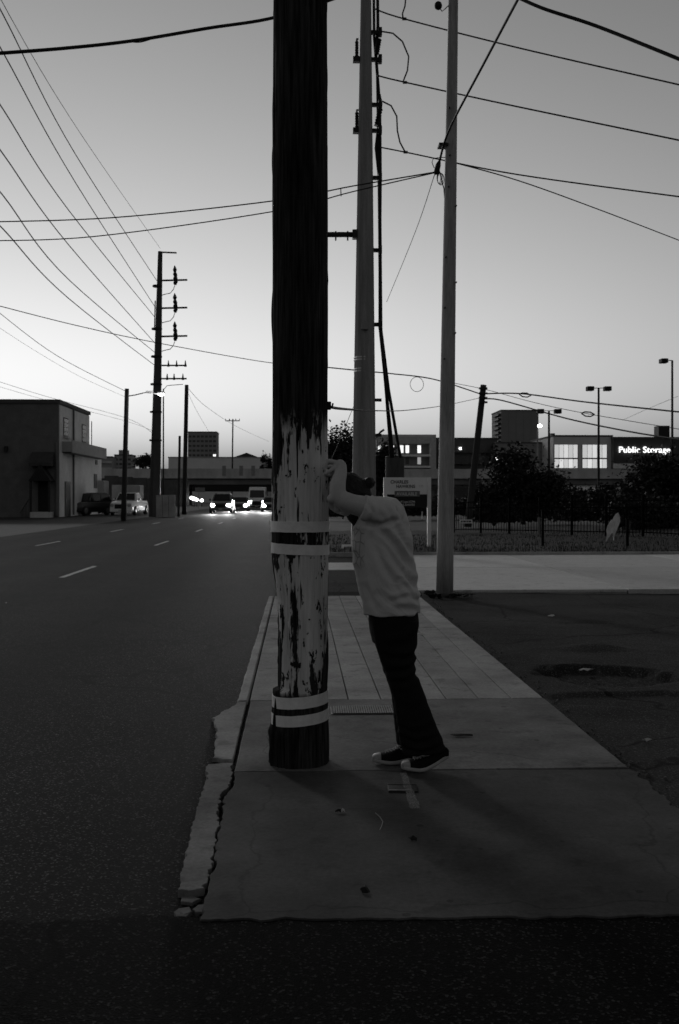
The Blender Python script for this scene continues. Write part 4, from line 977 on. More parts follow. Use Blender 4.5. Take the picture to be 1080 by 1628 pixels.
# ------------------------------------------------------------------ elevated highway across the back
def viaduct():
    d0 = 190.0
    root = empty('highway_viaduct', (0, d0, 0), 0, 'long dark concrete highway bridge crossing the whole background', 'bridge')
    x0, x1 = -75, 130
    z_top, z_par, z_gir = 6.75, 5.15, 3.75
    for i in range(12):                                       # parapet panels and girders span by span
        a = x0 + (x1 - x0) * i / 12; b = x0 + (x1 - x0) * (i + 1) / 12
        MB().box(a + .02, b - .02, 0, .35, z_par, z_top + random.uniform(-.02, .02)).build('parapet_panel', M_CONCB, root)
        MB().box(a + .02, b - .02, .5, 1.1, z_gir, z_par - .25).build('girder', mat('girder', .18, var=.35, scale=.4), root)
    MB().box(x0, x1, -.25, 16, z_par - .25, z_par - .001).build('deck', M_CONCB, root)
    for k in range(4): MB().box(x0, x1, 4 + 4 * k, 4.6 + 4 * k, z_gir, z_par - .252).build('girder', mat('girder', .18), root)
    MB().box(x0, x1, 15.6, 15.95, z_par, z_top - .1).build('parapet_panel', M_CONCB, root)
    for cx in (-46, -22, 8, 26, 44, 62, 86):
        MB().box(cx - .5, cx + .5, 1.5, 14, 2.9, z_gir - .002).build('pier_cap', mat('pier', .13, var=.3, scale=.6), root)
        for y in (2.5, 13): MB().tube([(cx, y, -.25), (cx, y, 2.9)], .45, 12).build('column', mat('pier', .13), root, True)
    for px in (357, 384, 403):
        c = W(px, 745, d0); MB().box(c.x - .35, c.x + .35, -.12, -.02, 5.4, 7.3).build('sign_back', mat('sign_back', .3), root)
viaduct()
r_ = empty('shade_bridge', (0, 232, 0), 0, 'added dark low bridge standing in for the shade under the highway bridge', 'bridge')  # added dark beam and piers, the viaduct's underside shade given by colour
MB().box(-75, 25, 0, 4, 2.6, 4.6).build('girder', mat('bridge_shade', .02), r_)
for cx in (-60, -30, -2, 22): MB().box(cx - .6, cx + .6, .5, 3.5, -.25, 2.598).build('pier', mat('bridge_shade', .02), r_)
# earth bank and scrub that close the view below the bridges
tag(MB().add([(-140, 300, -.3), (220, 300, -.3), (220, 330, 5.2), (-140, 330, 5.2)], [(0, 1, 2, 3)]).build('embankment', mat('embank', .05, var=.4, scale=.1)), kind='structure')
tag(MB().add([(14, 212, -.3), (220, 212, -.3), (220, 224, 3.6), (14, 224, 3.6)], [(0, 1, 2, 3)]).build('scrub_bank', mat('scrub', .02, var=.5, scale=.3)), kind='structure')

# ------------------------------------------------------------------ buildings
def block(name, px0, px1, pyt, d, depth, m, label, skew=0.0, group=None, roof=True):
    a, b = W(px0, pyt, d), W(px1, pyt, d); wd = b.x - a.x
    root = empty(name, ((a.x + b.x) / 2, a.y, -.2), skew, label, 'building', group)
    h = a.z + .2
    MB().box(-wd / 2, wd / 2, 0, depth, 0, h).build('wall', m, root)
    if roof:
        MB().box(-wd / 2 - .15, wd / 2 + .15, -.15, depth + .15, h + .002, h + .35).build('parapet', mat('coping', .08, var=.2), root)
    return root, wd, h
FAR = mat('tower_wall', .30, var=.15, scale=.2); LIT = emitter('lit_window', .045); DIM = emitter('dim_window', .012); PANE = mat('far_pane', .09, rough=.25, spec=.5, var=.2)
def win_grid(root, x0, x1, z0, z1, nx, nz, fx=.6, fz=.55, lit=(), y=-.04, m=None):
    """each window a part, its frame proud of the wall"""
    for i in range(nx):
        for j in range(nz):
            cx = x0 + (x1 - x0) * (i + .5) / nx; cz = z0 + (z1 - z0) * (j + .5) / nz; w_ = (x1 - x0) / nx * fx / 2; h_ = (z1 - z0) / nz * fz / 2
            MB().box(cx - w_, cx + w_, y, .05, cz - h_, cz + h_).build('window', LIT if (i, j) in lit else (m or PANE), root)
t1, wd, h = block('office_tower', 299, 344.5, 687, 500, 14, FAR, 'tall grey office tower with a few lit windows above the bridge')
win_grid(t1, -wd / 2, wd / 2, 14, h - 1, 7, 8, .7, .45, {(2, 0), (2, 1), (3, 2), (6, 3), (1, 0)})
t2, wd, h = block('apartment_tower', 182, 209, 724, 350, 9, mat('tower2', .30, var=.15, scale=.2), 'small grey apartment tower left of the street lamp pole')
win_grid(t2, -wd / 2, wd / 2, 9, h - .6, 4, 4, .7, .45); MB().box(-wd * .3, wd * .2, 2, 6, h + .36, h + 2).build('roof_box', FAR, t2)
for j in range(4): MB().box(wd / 2 + .002, wd / 2 + 1.1, .5, 8, 9 + 1.7 * j, 9.25 + 1.7 * j).build('balcony', M_CONCB, t2)
t3, wd, h = block('apartment_tower', 156, 178, 727, 340, 8, mat('tower2', .30), 'narrow grey tower at the end of the old brick building')
for j in range(3): MB().box(-wd / 2, wd / 2, -.5, -.16, h - 2 - 2.2 * j, h - 1.3 - 2.2 * j).build('balcony', M_CONCB, t3)
lw, wd, h = block('low_building', 268, 419, 728, 262, 20, mat('pale_wall', .75, var=.1, scale=.2), 'long low pale building standing above the bridge', roof=False)
MB().box(-wd / 2 - .1, wd / 2 + .1, -.1, 20, h + .002, h + .3).build('roof_edge', mat('pale_edge', .4), lw)
gx0 = (370 - 343.5) / F * 262; gx1 = (411 - 343.5) / F * 262; gm = (391 - 343.5) / F * 262
MB().add([(gx0, 3, h + .31), (gx1, 3, h + .31), (gm, 3, h + 1.55), (gx0, 16, h + .31), (gx1, 16, h + .31), (gm, 16, h + 1.55)], [(0, 1, 2), (3, 5, 4), (0, 2, 5, 3), (1, 4, 5, 2), (0, 3, 4, 1)]).build('gable_roof', mat('dark_roof', .05), lw)
# dark car roof showing over the parapet
c = W(314, 748, 196)
r_ = empty('car', (c.x, c.y, 5.16), 0, 'dark car on the bridge with only its roof above the parapet', 'car')
pr = [(-2.2, .5), (-2.1, .95), (-1.3, 1.05), (-.7, 1.75), (.9, 1.8), (1.7, 1.15), (2.2, 1.0), (2.2, .5)]
MB().add([(x, y, z) for y in (-.85, .85) for x, z in pr], [tuple(range(8)), tuple(reversed(range(8, 16)))] + [(i, 8 + i, 8 + (i + 1) % 8, (i + 1) % 8) for i in range(8)]).build('body', M_BLACK, r_)
for x in (-1.4, 1.4):
    for y in (-.87, .87): MB().tube([(x, y - .08, .32), (x, y + .08, .32)], .32, 14).build('wheel', M_BLACK, r_)

# apartments with balconies, right
D = 232; r1, wd, h = block('apartment_block', 600, 690, 695, D, 14, mat('apt_wall', .2, var=.15, scale=.2), 'apartment block with pale balcony edges behind the white sign', roof=False)
MB().box(-wd / 2 - .3, wd / 2 + .3, -2.2, 14, h + .002, h + .5).build('roof_edge', mat('apt_edge', .6), r1)
def zpx(py, d): return CH - (py - HZ) * d / F + .2
MB().box(wd / 2 - 1.0, wd / 2 + .3, -2.2, -.01, 2, h).build('end_fin', mat('apt_fin', .5), r1)
MB().box(-wd / 2, wd / 2 - 1.01, -2.2, -2.0, zpx(706, D), h - .001).build('fascia', mat('apt_fin', .5), r1)
for py in (723, 741): 
    MB().box(-wd / 2, wd / 2 - 1.01, -2.3, -.02, zpx(py + 3, D), zpx(py, D)).build('balcony', mat('balcony_edge', .85), r1)
for row, (pt, pb) in enumerate(((708, 720), (727, 738))):
    for i, px in enumerate((604, 614, 624, 639, 648, 667)):
        a = (px - 645) / F * D; MB().box(a - .4, a + .4, -.06, .05, zpx(pb, D), zpx(pt, D)).build('window', LIT if (row == 0 and i != 1) else DIM if i % 2 else PANE, r1)
D2 = 240; r2, wd, h = block('apartment_block', 691, 792, 698, D2, 16, mat('brown_apt', .1, var=.15, scale=.2), 'long dark flat-roofed apartment block right of the steel light pole')
for row, (pt, pb) in enumerate(((708, 718), (724, 736))):
    for i, px in enumerate((699, 712, 727, 738, 752, 765, 780)):
        a = (px - 741.5) / F * D2; MB().box(a - .75, a + .75, -.06, .05, zpx(pb, D2), zpx(pt, D2)).build('window', mat('apt_pane', .10, rough=.2), r2)
        MB().box(a - .9, a + .9, -.9, -.07, zpx(pb + 2, D2), zpx(pb, D2)).build('balcony', mat('balcony_dark', .1), r2)
c = ((732 - 741.5) / F * D2, zpx(713, D2)); MB().box(c[0] - .25, c[0] + .25, -.25, -.07, c[1] - .25, c[1] + .25).build('wall_lamp', emitter('wall_lamp', .25), r2)
t4, wd, h = block('hotel_tower', 797, 857, 653, 330, 16, mat('hotel', .24, var=.12, scale=.15), 'tall plain grey block above the stores with ribbed left edge')
for j in range(8): MB().box(-wd / 2 - .9, -wd / 2 - .002, .5, 10, h - 1.5 - 1.5 * j, h - .9 - 1.5 * j).build('balcony', M_DARK, t4)
for i in range(1, 5): MB().box(-wd / 2 + wd * i / 5 - .06, -wd / 2 + wd * i / 5 + .06, -.03, .02, 12, h).build('facade_joint', mat('hotel_joint', .18), t4)
b1, wd, h = block('store', 790, 880, 705, 236, 20, mat('store_grey', .26, var=.12, scale=.2), 'mid grey store with a small lit sign left of the pale store', skew=.0)
c = ((785.5 - 835) / F * 236, zpx(730, 236)); MB().box(c[0] + .4, c[0] + 1.6, -.2, -.02, c[1] - .45, c[1] + .45).build('lit_sign', emitter('small_sign', .12), b1)
MB().box(-wd / 2 - 1.0, -wd / 2 - .002, 2, 20, 0, h - 1.5).build('side_wing', mat('store_wing', .07), b1)
st, wd, h = block('store', 880, 975, 694, 226, 22, mat('store_pale', .6, var=.1, scale=.2), 'pale store with two large lit glazed bays behind the lamp post')
for (p0, p1) in ((881.5, 919), (926.5, 966)):
    a, b = (p0 - 927.5) / F * 226, (p1 - 927.5) / F * 226; z0, z1 = zpx(744, 226), zpx(707, 226); n = 5
    bay = MB().box(a - .1, b + .1, -.08, -.02, z0 - .1, z1 + .1).build('window', mat('bay_frame', .2), st)
    for i in range(n):
        MB().box(a + (b - a) * i / n + .05, a + (b - a) * (i + 1) / n - .05, -.14, -.085, z0, z0 + (z1 - z0) * .38).build('pane', emitter('bay_glow_low%d' % (i % 2), .022 + .006 * (i % 2)), bay)
        MB().box(a + (b - a) * i / n + .05, a + (b - a) * (i + 1) / n - .05, -.14, -.085, z0 + (z1 - z0) * .44, z1).build('pane', emitter('bay_glow%d' % (i % 3), .020 + .003 * (i % 3)), bay)
    MB().box(a, b, -.22, -.145, z0 + (z1 - z0) * .40, z0 + (z1 - z0) * .43).build('transom', mat('bay_frame', .2), bay)
MB().box(-wd / 2 + .5, -wd / 2 + 1.4, 4, 5, h + .36, h + 1.0).build('roof_vent', M_DARK, st)
ps, wd, h = block('store', 975.5, 1085, 697, 225, 22, mat('store_dark', .06, var=.12, scale=.2), 'dark walled storage store with a bright lit name sign')
MB().box(-wd / 2, wd / 2, -.25, -.02, zpx(745, 225), zpx(737, 225)).build('base_band', mat('base_band', .7), ps)
x0 = (983 - 1030.2) / F * 225
for dx, dz in ((0, 0), (.06, .0)):
    lettering('Public Storage', 13.6 / F * 225, (x0 + dx, -.3 - dx * .3, zpx(719.5, 225) + dz), emitter('store_sign', .07), ps, .06, 1.06, 1.0)
MB().box((1056 - 1030) / F * 225, (1074 - 1030) / F * 225, 3, 6, h + .36, zpx(675, 225)).build('roof_unit', M_DARK, ps)

# old two-storey brick building on the left
def old_building():
    x = -17.3; y0, y1, y2 = 72.6, 83.0, 88.5; root = empty('brick_building', (x, y0, 0), 0, 'old two-storey building with loading canopy at the left edge', 'building')
    H1 = 8.2; H2 = 5.6
    MB().box(-14, 0, 0, y1 - y0, -.2, H1).build('wall', M_BRICK, root)
    MB().box(-14.1, .12, -.12, y1 - y0 + .12, H1 + .002, H1 + .28).build('parapet', mat('coping', .08), root)
    MB().box(-14, -.05, y1 - y0 + .003, y2 - y0, -.2, H2).build('annex_wall', M_WALL, root)
    MB().box(.003, .06, .1, y1 - y0 - .1, 0, H1 - .1).build('side_wall', M_WALL, root)
    MB().box(-9.9, -8.6, .5, 1.8, H1 + .283, H1 + .75).build('chimney', M_BRICK, root)
    for (a, b, z0, z1) in ((1.2, 2.6, 5.9, 7.3), (7.4, 8.8, 5.8, 7.25)):
        f = MB().box(.062, .10, a, b, z0, z1).build('window', mat('win_frame', .05), root)
        for i in range(3):
            for j in range(4):
                ya = a + .08 + (b - a - .16) * i / 3; za = z0 + .06 + (z1 - z0 - .12) * j / 4
                MB().box(.101, .112, ya + .02, ya + (b - a - .16) / 3 - .02, za + .02, za + (z1 - z0 - .12) / 4 - .02).build('pane', PANE, f)
        MB().box(.062, .2, a - .1, b + .1, z0 - .12, z0 - .003).build('sill', M_CONCB, f)
    MB().tube([(.14, 4.2, .1), (.14, 4.2, H1)], .07, 8).build('downpipe', mat('pipe_grey', .14), root)
    MB().tube([(-.1, -.1, .1), (-.1, -.1, 5.4)], .09, 8).build('downpipe', mat('pipe_grey', .14), root)
    # canopy
    cp = MB().box(.07, .75, .8, y2 - y0 - 2.2, 4.75, 5.5).build('canopy', mat('canopy', .3, var=.2, scale=.6), root)
    MB().box(.752, .81, .75, y2 - y0 - 2.15, 4.7, 5.6).build('fascia', mat('canopy_fascia', .35, var=.2), cp)
    MB().box(.07, .72, .85, y2 - y0 - 2.25, 4.66, 4.745).build('soffit', M_DARK, cp)
    MB().box(.063, .12, 1.6, 3.3, .0, 2.6).build('loading_door', M_DARK, root)
    MB().box(-.048, .0, y1 - y0 + 2.2, y1 - y0 + 3.4, 2.2, 3.4).build('annex_window', M_DARK, root)
    MB().box(-.048, .0, y1 - y0 + 2.8, y1 - y0 + 3.6, 4.2, 4.6).build('vent', M_DARK, root)
    # camera-facing side: porch, awning, lamp
    def X(px): return W(px, 800, y0).x - x
    MB().box(X(66), X(84), -.06, -.003, .4, 3.0).build('door', mat('old_door', .012), root)
    MB().box(X(60), X(90), -1.2, -.003, -.2, .38).build('stoop', M_CONCB, root, bevel=.02)
    pm = (X(60) + X(90)) / 2
    ga = [(X(58), -1.3, 2.6), (X(92), -1.3, 2.6), (pm, -1.3, 3.75), (X(58), -.004, 2.6), (X(92), -.004, 2.6), (pm, -.004, 3.75)]
    MB().add(ga, [(0, 1, 2), (3, 5, 4), (0, 2, 5, 3), (1, 4, 5, 2), (0, 3, 4, 1)]).build('porch_gable', mat('porch_roof', .02), root)
    for px in (60.5, 89): MB().box(X(px) - .07, X(px) + .07, -1.2, -1.06, .383, 2.595).build('porch_post', mat('porch_post', .03), root)
    aw = [(X(56), -.9, 3.9), (X(91), -.9, 3.9), (X(91), -.004, 4.7), (X(56), -.004, 4.7), (X(56), -.9, 3.65), (X(91), -.9, 3.65), (X(91), -.004, 3.65), (X(56), -.004, 3.65)]
    MB().add(aw, [(0, 1, 2, 3), (4, 7, 6, 5), (0, 4, 5, 1), (3, 2, 6, 7), (0, 3, 7, 4), (1, 5, 6, 2)]).build('awning', mat('awning', .05), root)
    MB().box(X(14), X(19), -.25, -.003, 4.7, 5.1).build('wall_lamp', M_DARK, root)
    for i in range(6):
        a = X(46 + 2.2 * i); MB().tube([(a, -1.15, .0), (a, -1.15, .35 + .16 * i)], .02, 5).build('stair_baluster', M_DARK, root)
    MB().tube([(X(45), -1.15, .35), (X(59), -1.15, 1.35)], .03, 5).build('stair_rail', M_DARK, root)
    MB().tube([(-.6, y2 - y0 - 1.5, H2), (-.6, y2 - y0 - 1.5, H2 + 2.4)], .04, 5).build('antenna', M_DARK, root)
old_building()
tag(sheet('building_forecourt', -45, -17.0, 66, 72.5, -.02, mat('forecourt', .03, var=.4)), kind='structure')

# ------------------------------------------------------------------ vehicles
def wheel(root, x, y, r=.36, w_=.24):
    o = 1 if x > 0 else -1
    ty = MB().tube([(x - w_ / 2, y, r), (x - w_ / 2 + .03, y, r), (x + w_ / 2 - .03, y, r), (x + w_ / 2, y, r)], [r - .03, r, r, r - .03], 20).build('wheel', M_BLACK, root, True)
    MB().tube([(x + o * w_ / 2, y, r), (x + o * (w_ / 2 + .012), y, r)], [r * .62, r * .5], 14).build('rim', mat('rim', .2, rough=.35, metal=.6, var=.1), ty)
def loft_body(stations):
    """stations: list of (y, z_low, z_high, half width low, half width high)"""
    rings = []
    for y, z0, z1, w0, w1 in stations:
        m_ = (z0 + z1) / 2
        rings.append([(-w0 * .94, y, z0), (w0 * .94, y, z0), (w0, y, z0 + .1), (w0 * 1.0, y, m_), (w1, y, z1 - .06), (w1 * .92, y, z1), (-w1 * .92, y, z1), (-w1, y, z1 - .06), (-w0 * 1.0, y, m_), (-w0, y, z0 + .1)])
    return MB().loft(rings)
def vehicle(kind, loc, rz, paint, label, lights=0.0, cat='car'):
    """front points to local -Y"""
    root = empty({'suv': 'car', 'pickup': 'pickup_truck', 'van': 'van', 'sedan': 'car'}[kind], loc, rz, label, cat)
    hw = .95 if kind != 'van' else 1.02
    if kind == 'van': L_, hood, cab0, cab1, H_ = 2.75, 1.25, -2.05, 2.7, 2.55
    elif kind == 'pickup': L_, hood, cab0, cab1, H_ = 2.75, 1.14, -1.25, .75, 1.82
    elif kind == 'suv': L_, hood, cab0, cab1, H_ = 2.4, 1.08, -1.0, 2.3, 1.76
    else: L_, hood, cab0, cab1, H_ = 2.35, .92, -.8, 1.6, 1.45
    g = .26 if kind != 'sedan' else .18
    belt = hood + .02
    loft_body([(-L_, g + .15, hood - .2, hw * .86, hw * .80), (-L_ + .12, g + .05, hood - .1, hw * .95, hw * .88), (-L_ + .5, g, hood - .03, hw, hw * .93), (cab0, g, belt, hw, hw * .95), (cab1, g, belt, hw, hw * .95), (L_ - .25, g, belt - .02, hw, hw * .94), (L_, g + .12, belt - .1, hw * .95, hw * .9)]).build('body', paint, root, bevel=.02)
    rake = .65 if kind != 'van' else .45
    c0 = [(-hw * .93, cab0, belt), (hw * .93, cab0, belt), (hw * .93, cab1, belt), (-hw * .93, cab1, belt)]
    c1 = [(-hw * .74, cab0 + rake, H_), (hw * .74, cab0 + rake, H_), (hw * .76, cab1 - .3, H_), (-hw * .76, cab1 - .3, H_)]
    if kind == 'van': c1 = [(-hw * .84, cab0 + rake, H_), (hw * .84, cab0 + rake, H_), (hw * .86, cab1 - .08, H_), (-hw * .86, cab1 - .08, H_)]
    MB().add(c0 + c1, [(3, 2, 1, 0), (4, 5, 6, 7), (0, 1, 5, 4), (1, 2, 6, 5), (2, 3, 7, 6), (3, 0, 4, 7)]).build('cabin', paint, root, bevel=.05)
    c0 = [Vector(v) for v in c0]; c1 = [Vector(v) for v in c1]
    def quad(a, b, c, d, name, off):
        n = (b - a).cross(d - a).normalized() * off; MB().add([a + n, b + n, c + n, d + n, a + n * 2, b + n * 2, c + n * 2, d + n * 2], [(3, 2, 1, 0), (4, 5, 6, 7), (0, 1, 5, 4), (1, 2, 6, 5), (2, 3, 7, 6), (3, 0, 4, 7)]).build(name, M_GLASS, root)
    def bl(a, b, c, d, u0, u1, v0, v1): f = lambda u, v: a.lerp(b, u).lerp(d.lerp(c, u), v); return f(u0, v0), f(u1, v0), f(u1, v1), f(u0, v1)
    vt = .9 if kind != 'van' else .72
    quad(*bl(c0[0], c0[1], c1[1], c1[0], .07, .93, .08, vt), 'windshield', .012)
    for s_ in ((1, 2), (3, 0)):
        a, b = s_; lim = .92 if kind != 'van' else .36
        f0, f1 = (.08, lim) if a == 1 else (1 - lim, .92)
        md = (f0 + f1) / 2
        quad(*bl(c0[a], c0[b], c1[b], c1[a], f0, md - .02, .12, .86 if kind != 'van' else .62), 'side_window', .012)
        quad(*bl(c0[a], c0[b], c1[b], c1[a], md + .02, f1, .12, .86 if kind != 'van' else .62), 'side_window', .012)
    if kind in ('suv', 'sedan'): quad(*bl(c0[2], c0[3], c1[3], c1[2], .1, .9, .15, .85), 'rear_window', .012)
    wy = L_ - .95
    for x in (-hw + .05, hw - .05):
        for y in (-wy, wy): wheel(root, x, y, .38 if kind != 'sedan' else .33)
    yf = -L_
    MB().box(-hw * .5, hw * .5, yf - .03, yf + .08, g + .28, hood - .25).build('grille', M_BLACK, root, bevel=.01)
    MB().box(-hw * .9, hw * .9, yf - .07, yf + .1, g + .03, g + .24).build('bumper', paint if kind != 'van' else M_DARK, root, bevel=.03)
    MB().box(-.16, .16, yf - .085, yf - .072, g + .1, g + .2).build('number_plate', mat('plate', .5), root)
    for sx in (-1, 1):
        zl = hood - .33
        hl = MB().sphere((sx * hw * .72, yf + .03, zl), (.18, .07, .14), 14, 8).build('headlight', emitter('headlight_beam', 8.0) if lights else mat('lamp_lens', .4, rough=.1, spec=.6, var=0), root, True)
        MB().box(sx * (hw + .04) - .02, sx * (hw + .2) if sx > 0 else sx * (hw + .04) + .02, cab0 + .25, cab0 + .4, belt + .03, belt + .22).build('mirror', paint, root, bevel=.01) if sx > 0 else MB().box(-hw - .2, -hw - .02, cab0 + .25, cab0 + .4, belt + .03, belt + .22).build('mirror', paint, root, bevel=.01)
        if lights:
            sp = bpy.data.lights.new('headlight_lamp', 'SPOT'); sp.energy = lights * EM; sp.spot_size = R(34); sp.spot_blend = .8; sp.shadow_soft_size = .1
            so = bpy.data.objects.new('headlight_lamp', sp); C.objects.link(so); so.parent = root; so.location = (sx * hw * .72, yf - .12, zl); so.rotation_euler = (R(89.2), 0, R(180))
    if kind == 'pickup':
        MB().box(-hw * .84, hw * .84, cab1 + .1, L_ - .1, belt - .005, belt + .03).build('bed_cover', M_BLACK, root)
        MB().box(-hw * .96, hw * .96, L_ - .02, L_ + .1, g + .1, g + .3).build('rear_bumper', M_DARK, root, bevel=.02)
    if kind == 'suv':
        for sx in (-1, 1): MB().tube([(sx * hw * .66, cab0 + rake + .2, H_ + .03), (sx * hw * .66, cab1 - .5, H_ + .03)], .025, 6).build('roof_rail', M_DARK, root)
    return root
P_DARK = mat('car_dark', .02, rough=.3, spec=.5, var=0); P_WHITE = mat('car_white', .85, rough=.3, spec=.5, var=0); P_GREY = mat('car_grey', .09, rough=.3, spec=.5, var=0); P_BLK = mat('car_black', .012, rough=.3, spec=.5, var=0)
def gpt(px, d, z=-.03): p = W(px, 800, d); return (p.x, p.y, z)
HL = 75.0
vehicle('suv', gpt(354, 90), 0, P_GREY, 'grey suv driving this way with headlights on, left of the oncoming cars', HL)
vehicle('sedan', gpt(381.5, 104), 0, P_DARK, 'low dark car with glaring headlights between the suv and the van', HL * 2)
vehicle('van', gpt(410, 112), 0, P_WHITE, 'white high-roofed van driving this way with headlights on', HL, 'van')
vehicle('sedan', gpt(432, 100), 0, P_GREY, 'low car with glaring headlights half hidden by the striped pole', HL * 2)
vehicle('suv', gpt(138, 80), R(-24), P_BLK, 'parked dark suv in front of the old building', 0)
vehicle('pickup', gpt(206, 82), R(-5), P_WHITE, 'parked white pickup truck behind the street lamp pole', 0, 'pickup')
vehicle('van', gpt(921, 118), R(40), P_WHITE, 'pale van standing under the bridge behind the fence', 0, 'van')
vehicle('sedan', gpt(946, 112), R(20), P_GREY, 'car with lit headlights behind the fence under the bridge', .4)
# box trailers behind the parked cars
def trailer(px0, px1, pyt, pyb, d, m, label, rz=0):
    a, b = W(px0, pyt, d), W(px1, pyb, d); w_ = b.x - a.x; z0, z1 = b.z, a.z
    root = empty('box_trailer', ((a.x + b.x) / 2, a.y, 0), rz, label, 'trailer')
    bx = MB().box(-w_ / 2, w_ / 2, 0, 2.4, z0, z1).build('box', m, root, bevel=.03)
    for i in range(1, 9): MB().box(-w_ / 2 + w_ * i / 9 - .02, -w_ / 2 + w_ * i / 9 + .02, -.02, .03, z0 + .1, z1 - .1).build('rib', m, bx)
    MB().box(-w_ / 2, w_ / 2, .3, 2.1, z0 - .15, z0 - .002).build('chassis', M_DARK, root)
    for x in (-w_ * .3, w_ * .3):
        for y in (.2, 2.2): MB().tube([(x, y - .12, .45), (x, y + .12, .45)], .45, 16).build('wheel', M_BLACK, root)
    MB().box(w_ / 2 - .02, w_ / 2 + .05, .1, 2.3, z0 + .05, z1 - .05).build('end_door', M_STEEL2, root)
trailer(121, 164, 764, 786, 86, mat('trailer_grey', .45, var=.2, scale=.8), 'grey box trailer parked behind the dark suv')
trailer(178, 221, 771, 792, 90, mat('trailer_tan', .4, var=.2, scale=.8), 'longer grey box trailer parked behind the white pickup')
# low dark wall under the bridge left, behind trailers
a, b = W(166, 755, 150), W(300, 755, 150)
r_ = empty('retaining_wall', ((a.x + b.x) / 2, a.y, 0), 0, 'dark retaining wall rising to the bridge behind the trailers', 'wall')
w_ = (b.x - a.x) / 2; 
for i in range(6): MB().box(-w_ + w_ / 3 * i + .02, -w_ + w_ / 3 * (i + 1) - .02, 0, .5, -.2, 4.6 - .16 * i).build('panel', mat('retain', .10, var=.4, scale=.6), r_)
# road sign under the bridge, with small lit lamps beside
c = W(316, 812, 120); r_ = empty('road_sign', (c.x, c.y, 0), 0, 'small grey rectangular road sign at the left kerb under the bridge', 'sign')
MB().tube([(0, 0, -.1), (.05, 0, 2.6)], .05, 8).build('post', M_STEEL, r_); MB().box(-.4, .75, -.05, -.02, 2.0, 2.55).build('board', mat('roadsign', .22), r_)
for i, (px, py, s_) in enumerate(((305, 791.5, .28), (309, 793, .32), (313, 794.5, .25), (321, 795.5, .26))):
    c = W(px, py, 150); r_ = empty('flood_lamp', (c.x, c.y, 0), 0, ('leftmost', 'second', 'third', 'rightmost')[i] + ' of four small bright lamps under the bridge', 'lamp', 'lamps under the bridge')
    MB().tube([(0, .1, -.2), (0, .1, c.z)], .05, 6).build('post', M_DARK, r_); MB().sphere((0, 0, c.z), (s_, .15, s_ * .8), 12, 8).build('lens', emitter('flood', .5), r_, True)

# ------------------------------------------------------------------ car park lamps
def lot_lamp(px, pyt, pyb, d, label, heads=(-1, 1), lit=False):
    b = W(px, pyb, d); b.z = 0; t = W(px, pyt, d).z; root = empty('parking_lamp', b, 0, label, 'lamp post', 'car park lamp posts'); k = d / F
    MB().tube([(0, 0, -.2), (0, 0, t)], [2.2 * k, 1.6 * k], 10).build('shaft', M_DARK, root)
    MB().bar((-14 * k if -1 in heads else 0, 0, t), (14 * k if 1 in heads else 0, 0, t), .06, .06).build('crossarm', M_DARK, root)
    for s_ in heads:
        MB().box(s_ * 14 * k - 5.5 * k, s_ * 14 * k + 5.5 * k, -.35, .35, t - 4.5 * k, t + 2.5 * k).build('lamp_head', emitter('lot_lamp', .6) if lit else M_BLACK, root, bevel=.05)
lot_lamp(952, 617, 800, 95, 'tall twin-headed car park lamp post before the glazed store')
lot_lamp(873, 653, 800, 120, 'shorter twin-headed car park lamp post left of the glazed store')
lot_lamp(1069, 573, 800, 80, 'tall car park lamp post cut by the right edge of the picture', (-1,))
c = W(855, 800, 160); c.z = 0; r_ = empty('street_lamp', c, 0, 'slim lamp post with a lit head beside the plain grey block', 'lamp post')
zt = W(855, 676, 160).z
MB().tube([(0, 0, -.2), (0, 0, zt)], .13, 8).build('shaft', M_STEEL, r_); MB().tube([(0, 0, zt), (.3, 0, zt + .05), (.6, 0, zt)], .06, 6).build('arm', M_STEEL, r_)
MB().sphere((.3, -.2, zt - .1), (.34, .25, .25), 12, 8).build('lamp_head', emitter('far_lamp', .5), r_, True)

# ------------------------------------------------------------------ overhead wires
def wire(pts, r, label, cat='wire', sag=0, name='overhead_wire', m=None, twist=None):
    p = [W(*q) for q in pts]; fine = []
    n = len(p)
    for i in range(n - 1):
        a = p[max(0, i - 1)]; b = p[i]; c = p[i + 1]; d = p[min(n - 1, i + 2)]
        st = 8
        for k in range(st):
            u = k / st; fine.append(.5 * ((2 * b) + (c - a) * u + (2 * a - 5 * b + 4 * c - d) * u * u + (3 * b - a - 3 * c + d) * u ** 3))
    fine.append(p[-1])
    o = MB().tube(fine, r, 6).build(name, m or M_BLACK, None, True); tag(o, label, cat, 'overhead wires'); return o
L1 = [((-60, -95, 28), (6, 25, 33), (120, 245, 47), (250, 447, 75)), ((-60, -30, 28), (6, 85, 33), (120, 290, 47), (248, 490, 75)), ((-60, 75, 28), (6, 175, 33), (110, 335, 45), (247, 505, 75)),
      ((-60, 155, 28), (6, 246, 33), (110, 390, 45), (246, 545, 75)), ((-60, 235, 28), (6, 312, 33), (110, 445, 45), (246, 560, 75)), ((-60, 300, 28), (6, 365, 33), (110, 475, 45), (245, 580, 75))]
for i, q in enumerate(L1):
    wire(q, .022, ('highest', 'second highest', 'third highest', 'fourth', 'fifth', 'lowest')[i] + ' of the six slanting wires running to the far steel pole')
wire([(-20, -60, 30), (14, 22, 33), (130, 215, 46), (255, 395, 75)], .012, 'faint thin wire above the six slanting wires at the left')
wire([(-10, 484, 40), (120, 517, 44), (250, 545, 48), (425, 576, 52), (520, 583, 50)], .02, 'long wire falling gently from the left edge across the far steel pole')
wire([(-10, 490, 50), (90, 565, 55), (202, 623, 62)], .016, 'wire dropping from the left edge to the street lamp pole')
wire([(-10, 515, 50), (60, 560, 55), (130, 600, 60), (202, 632, 62)], .008, 'thin lower wire dropping to the street lamp pole')
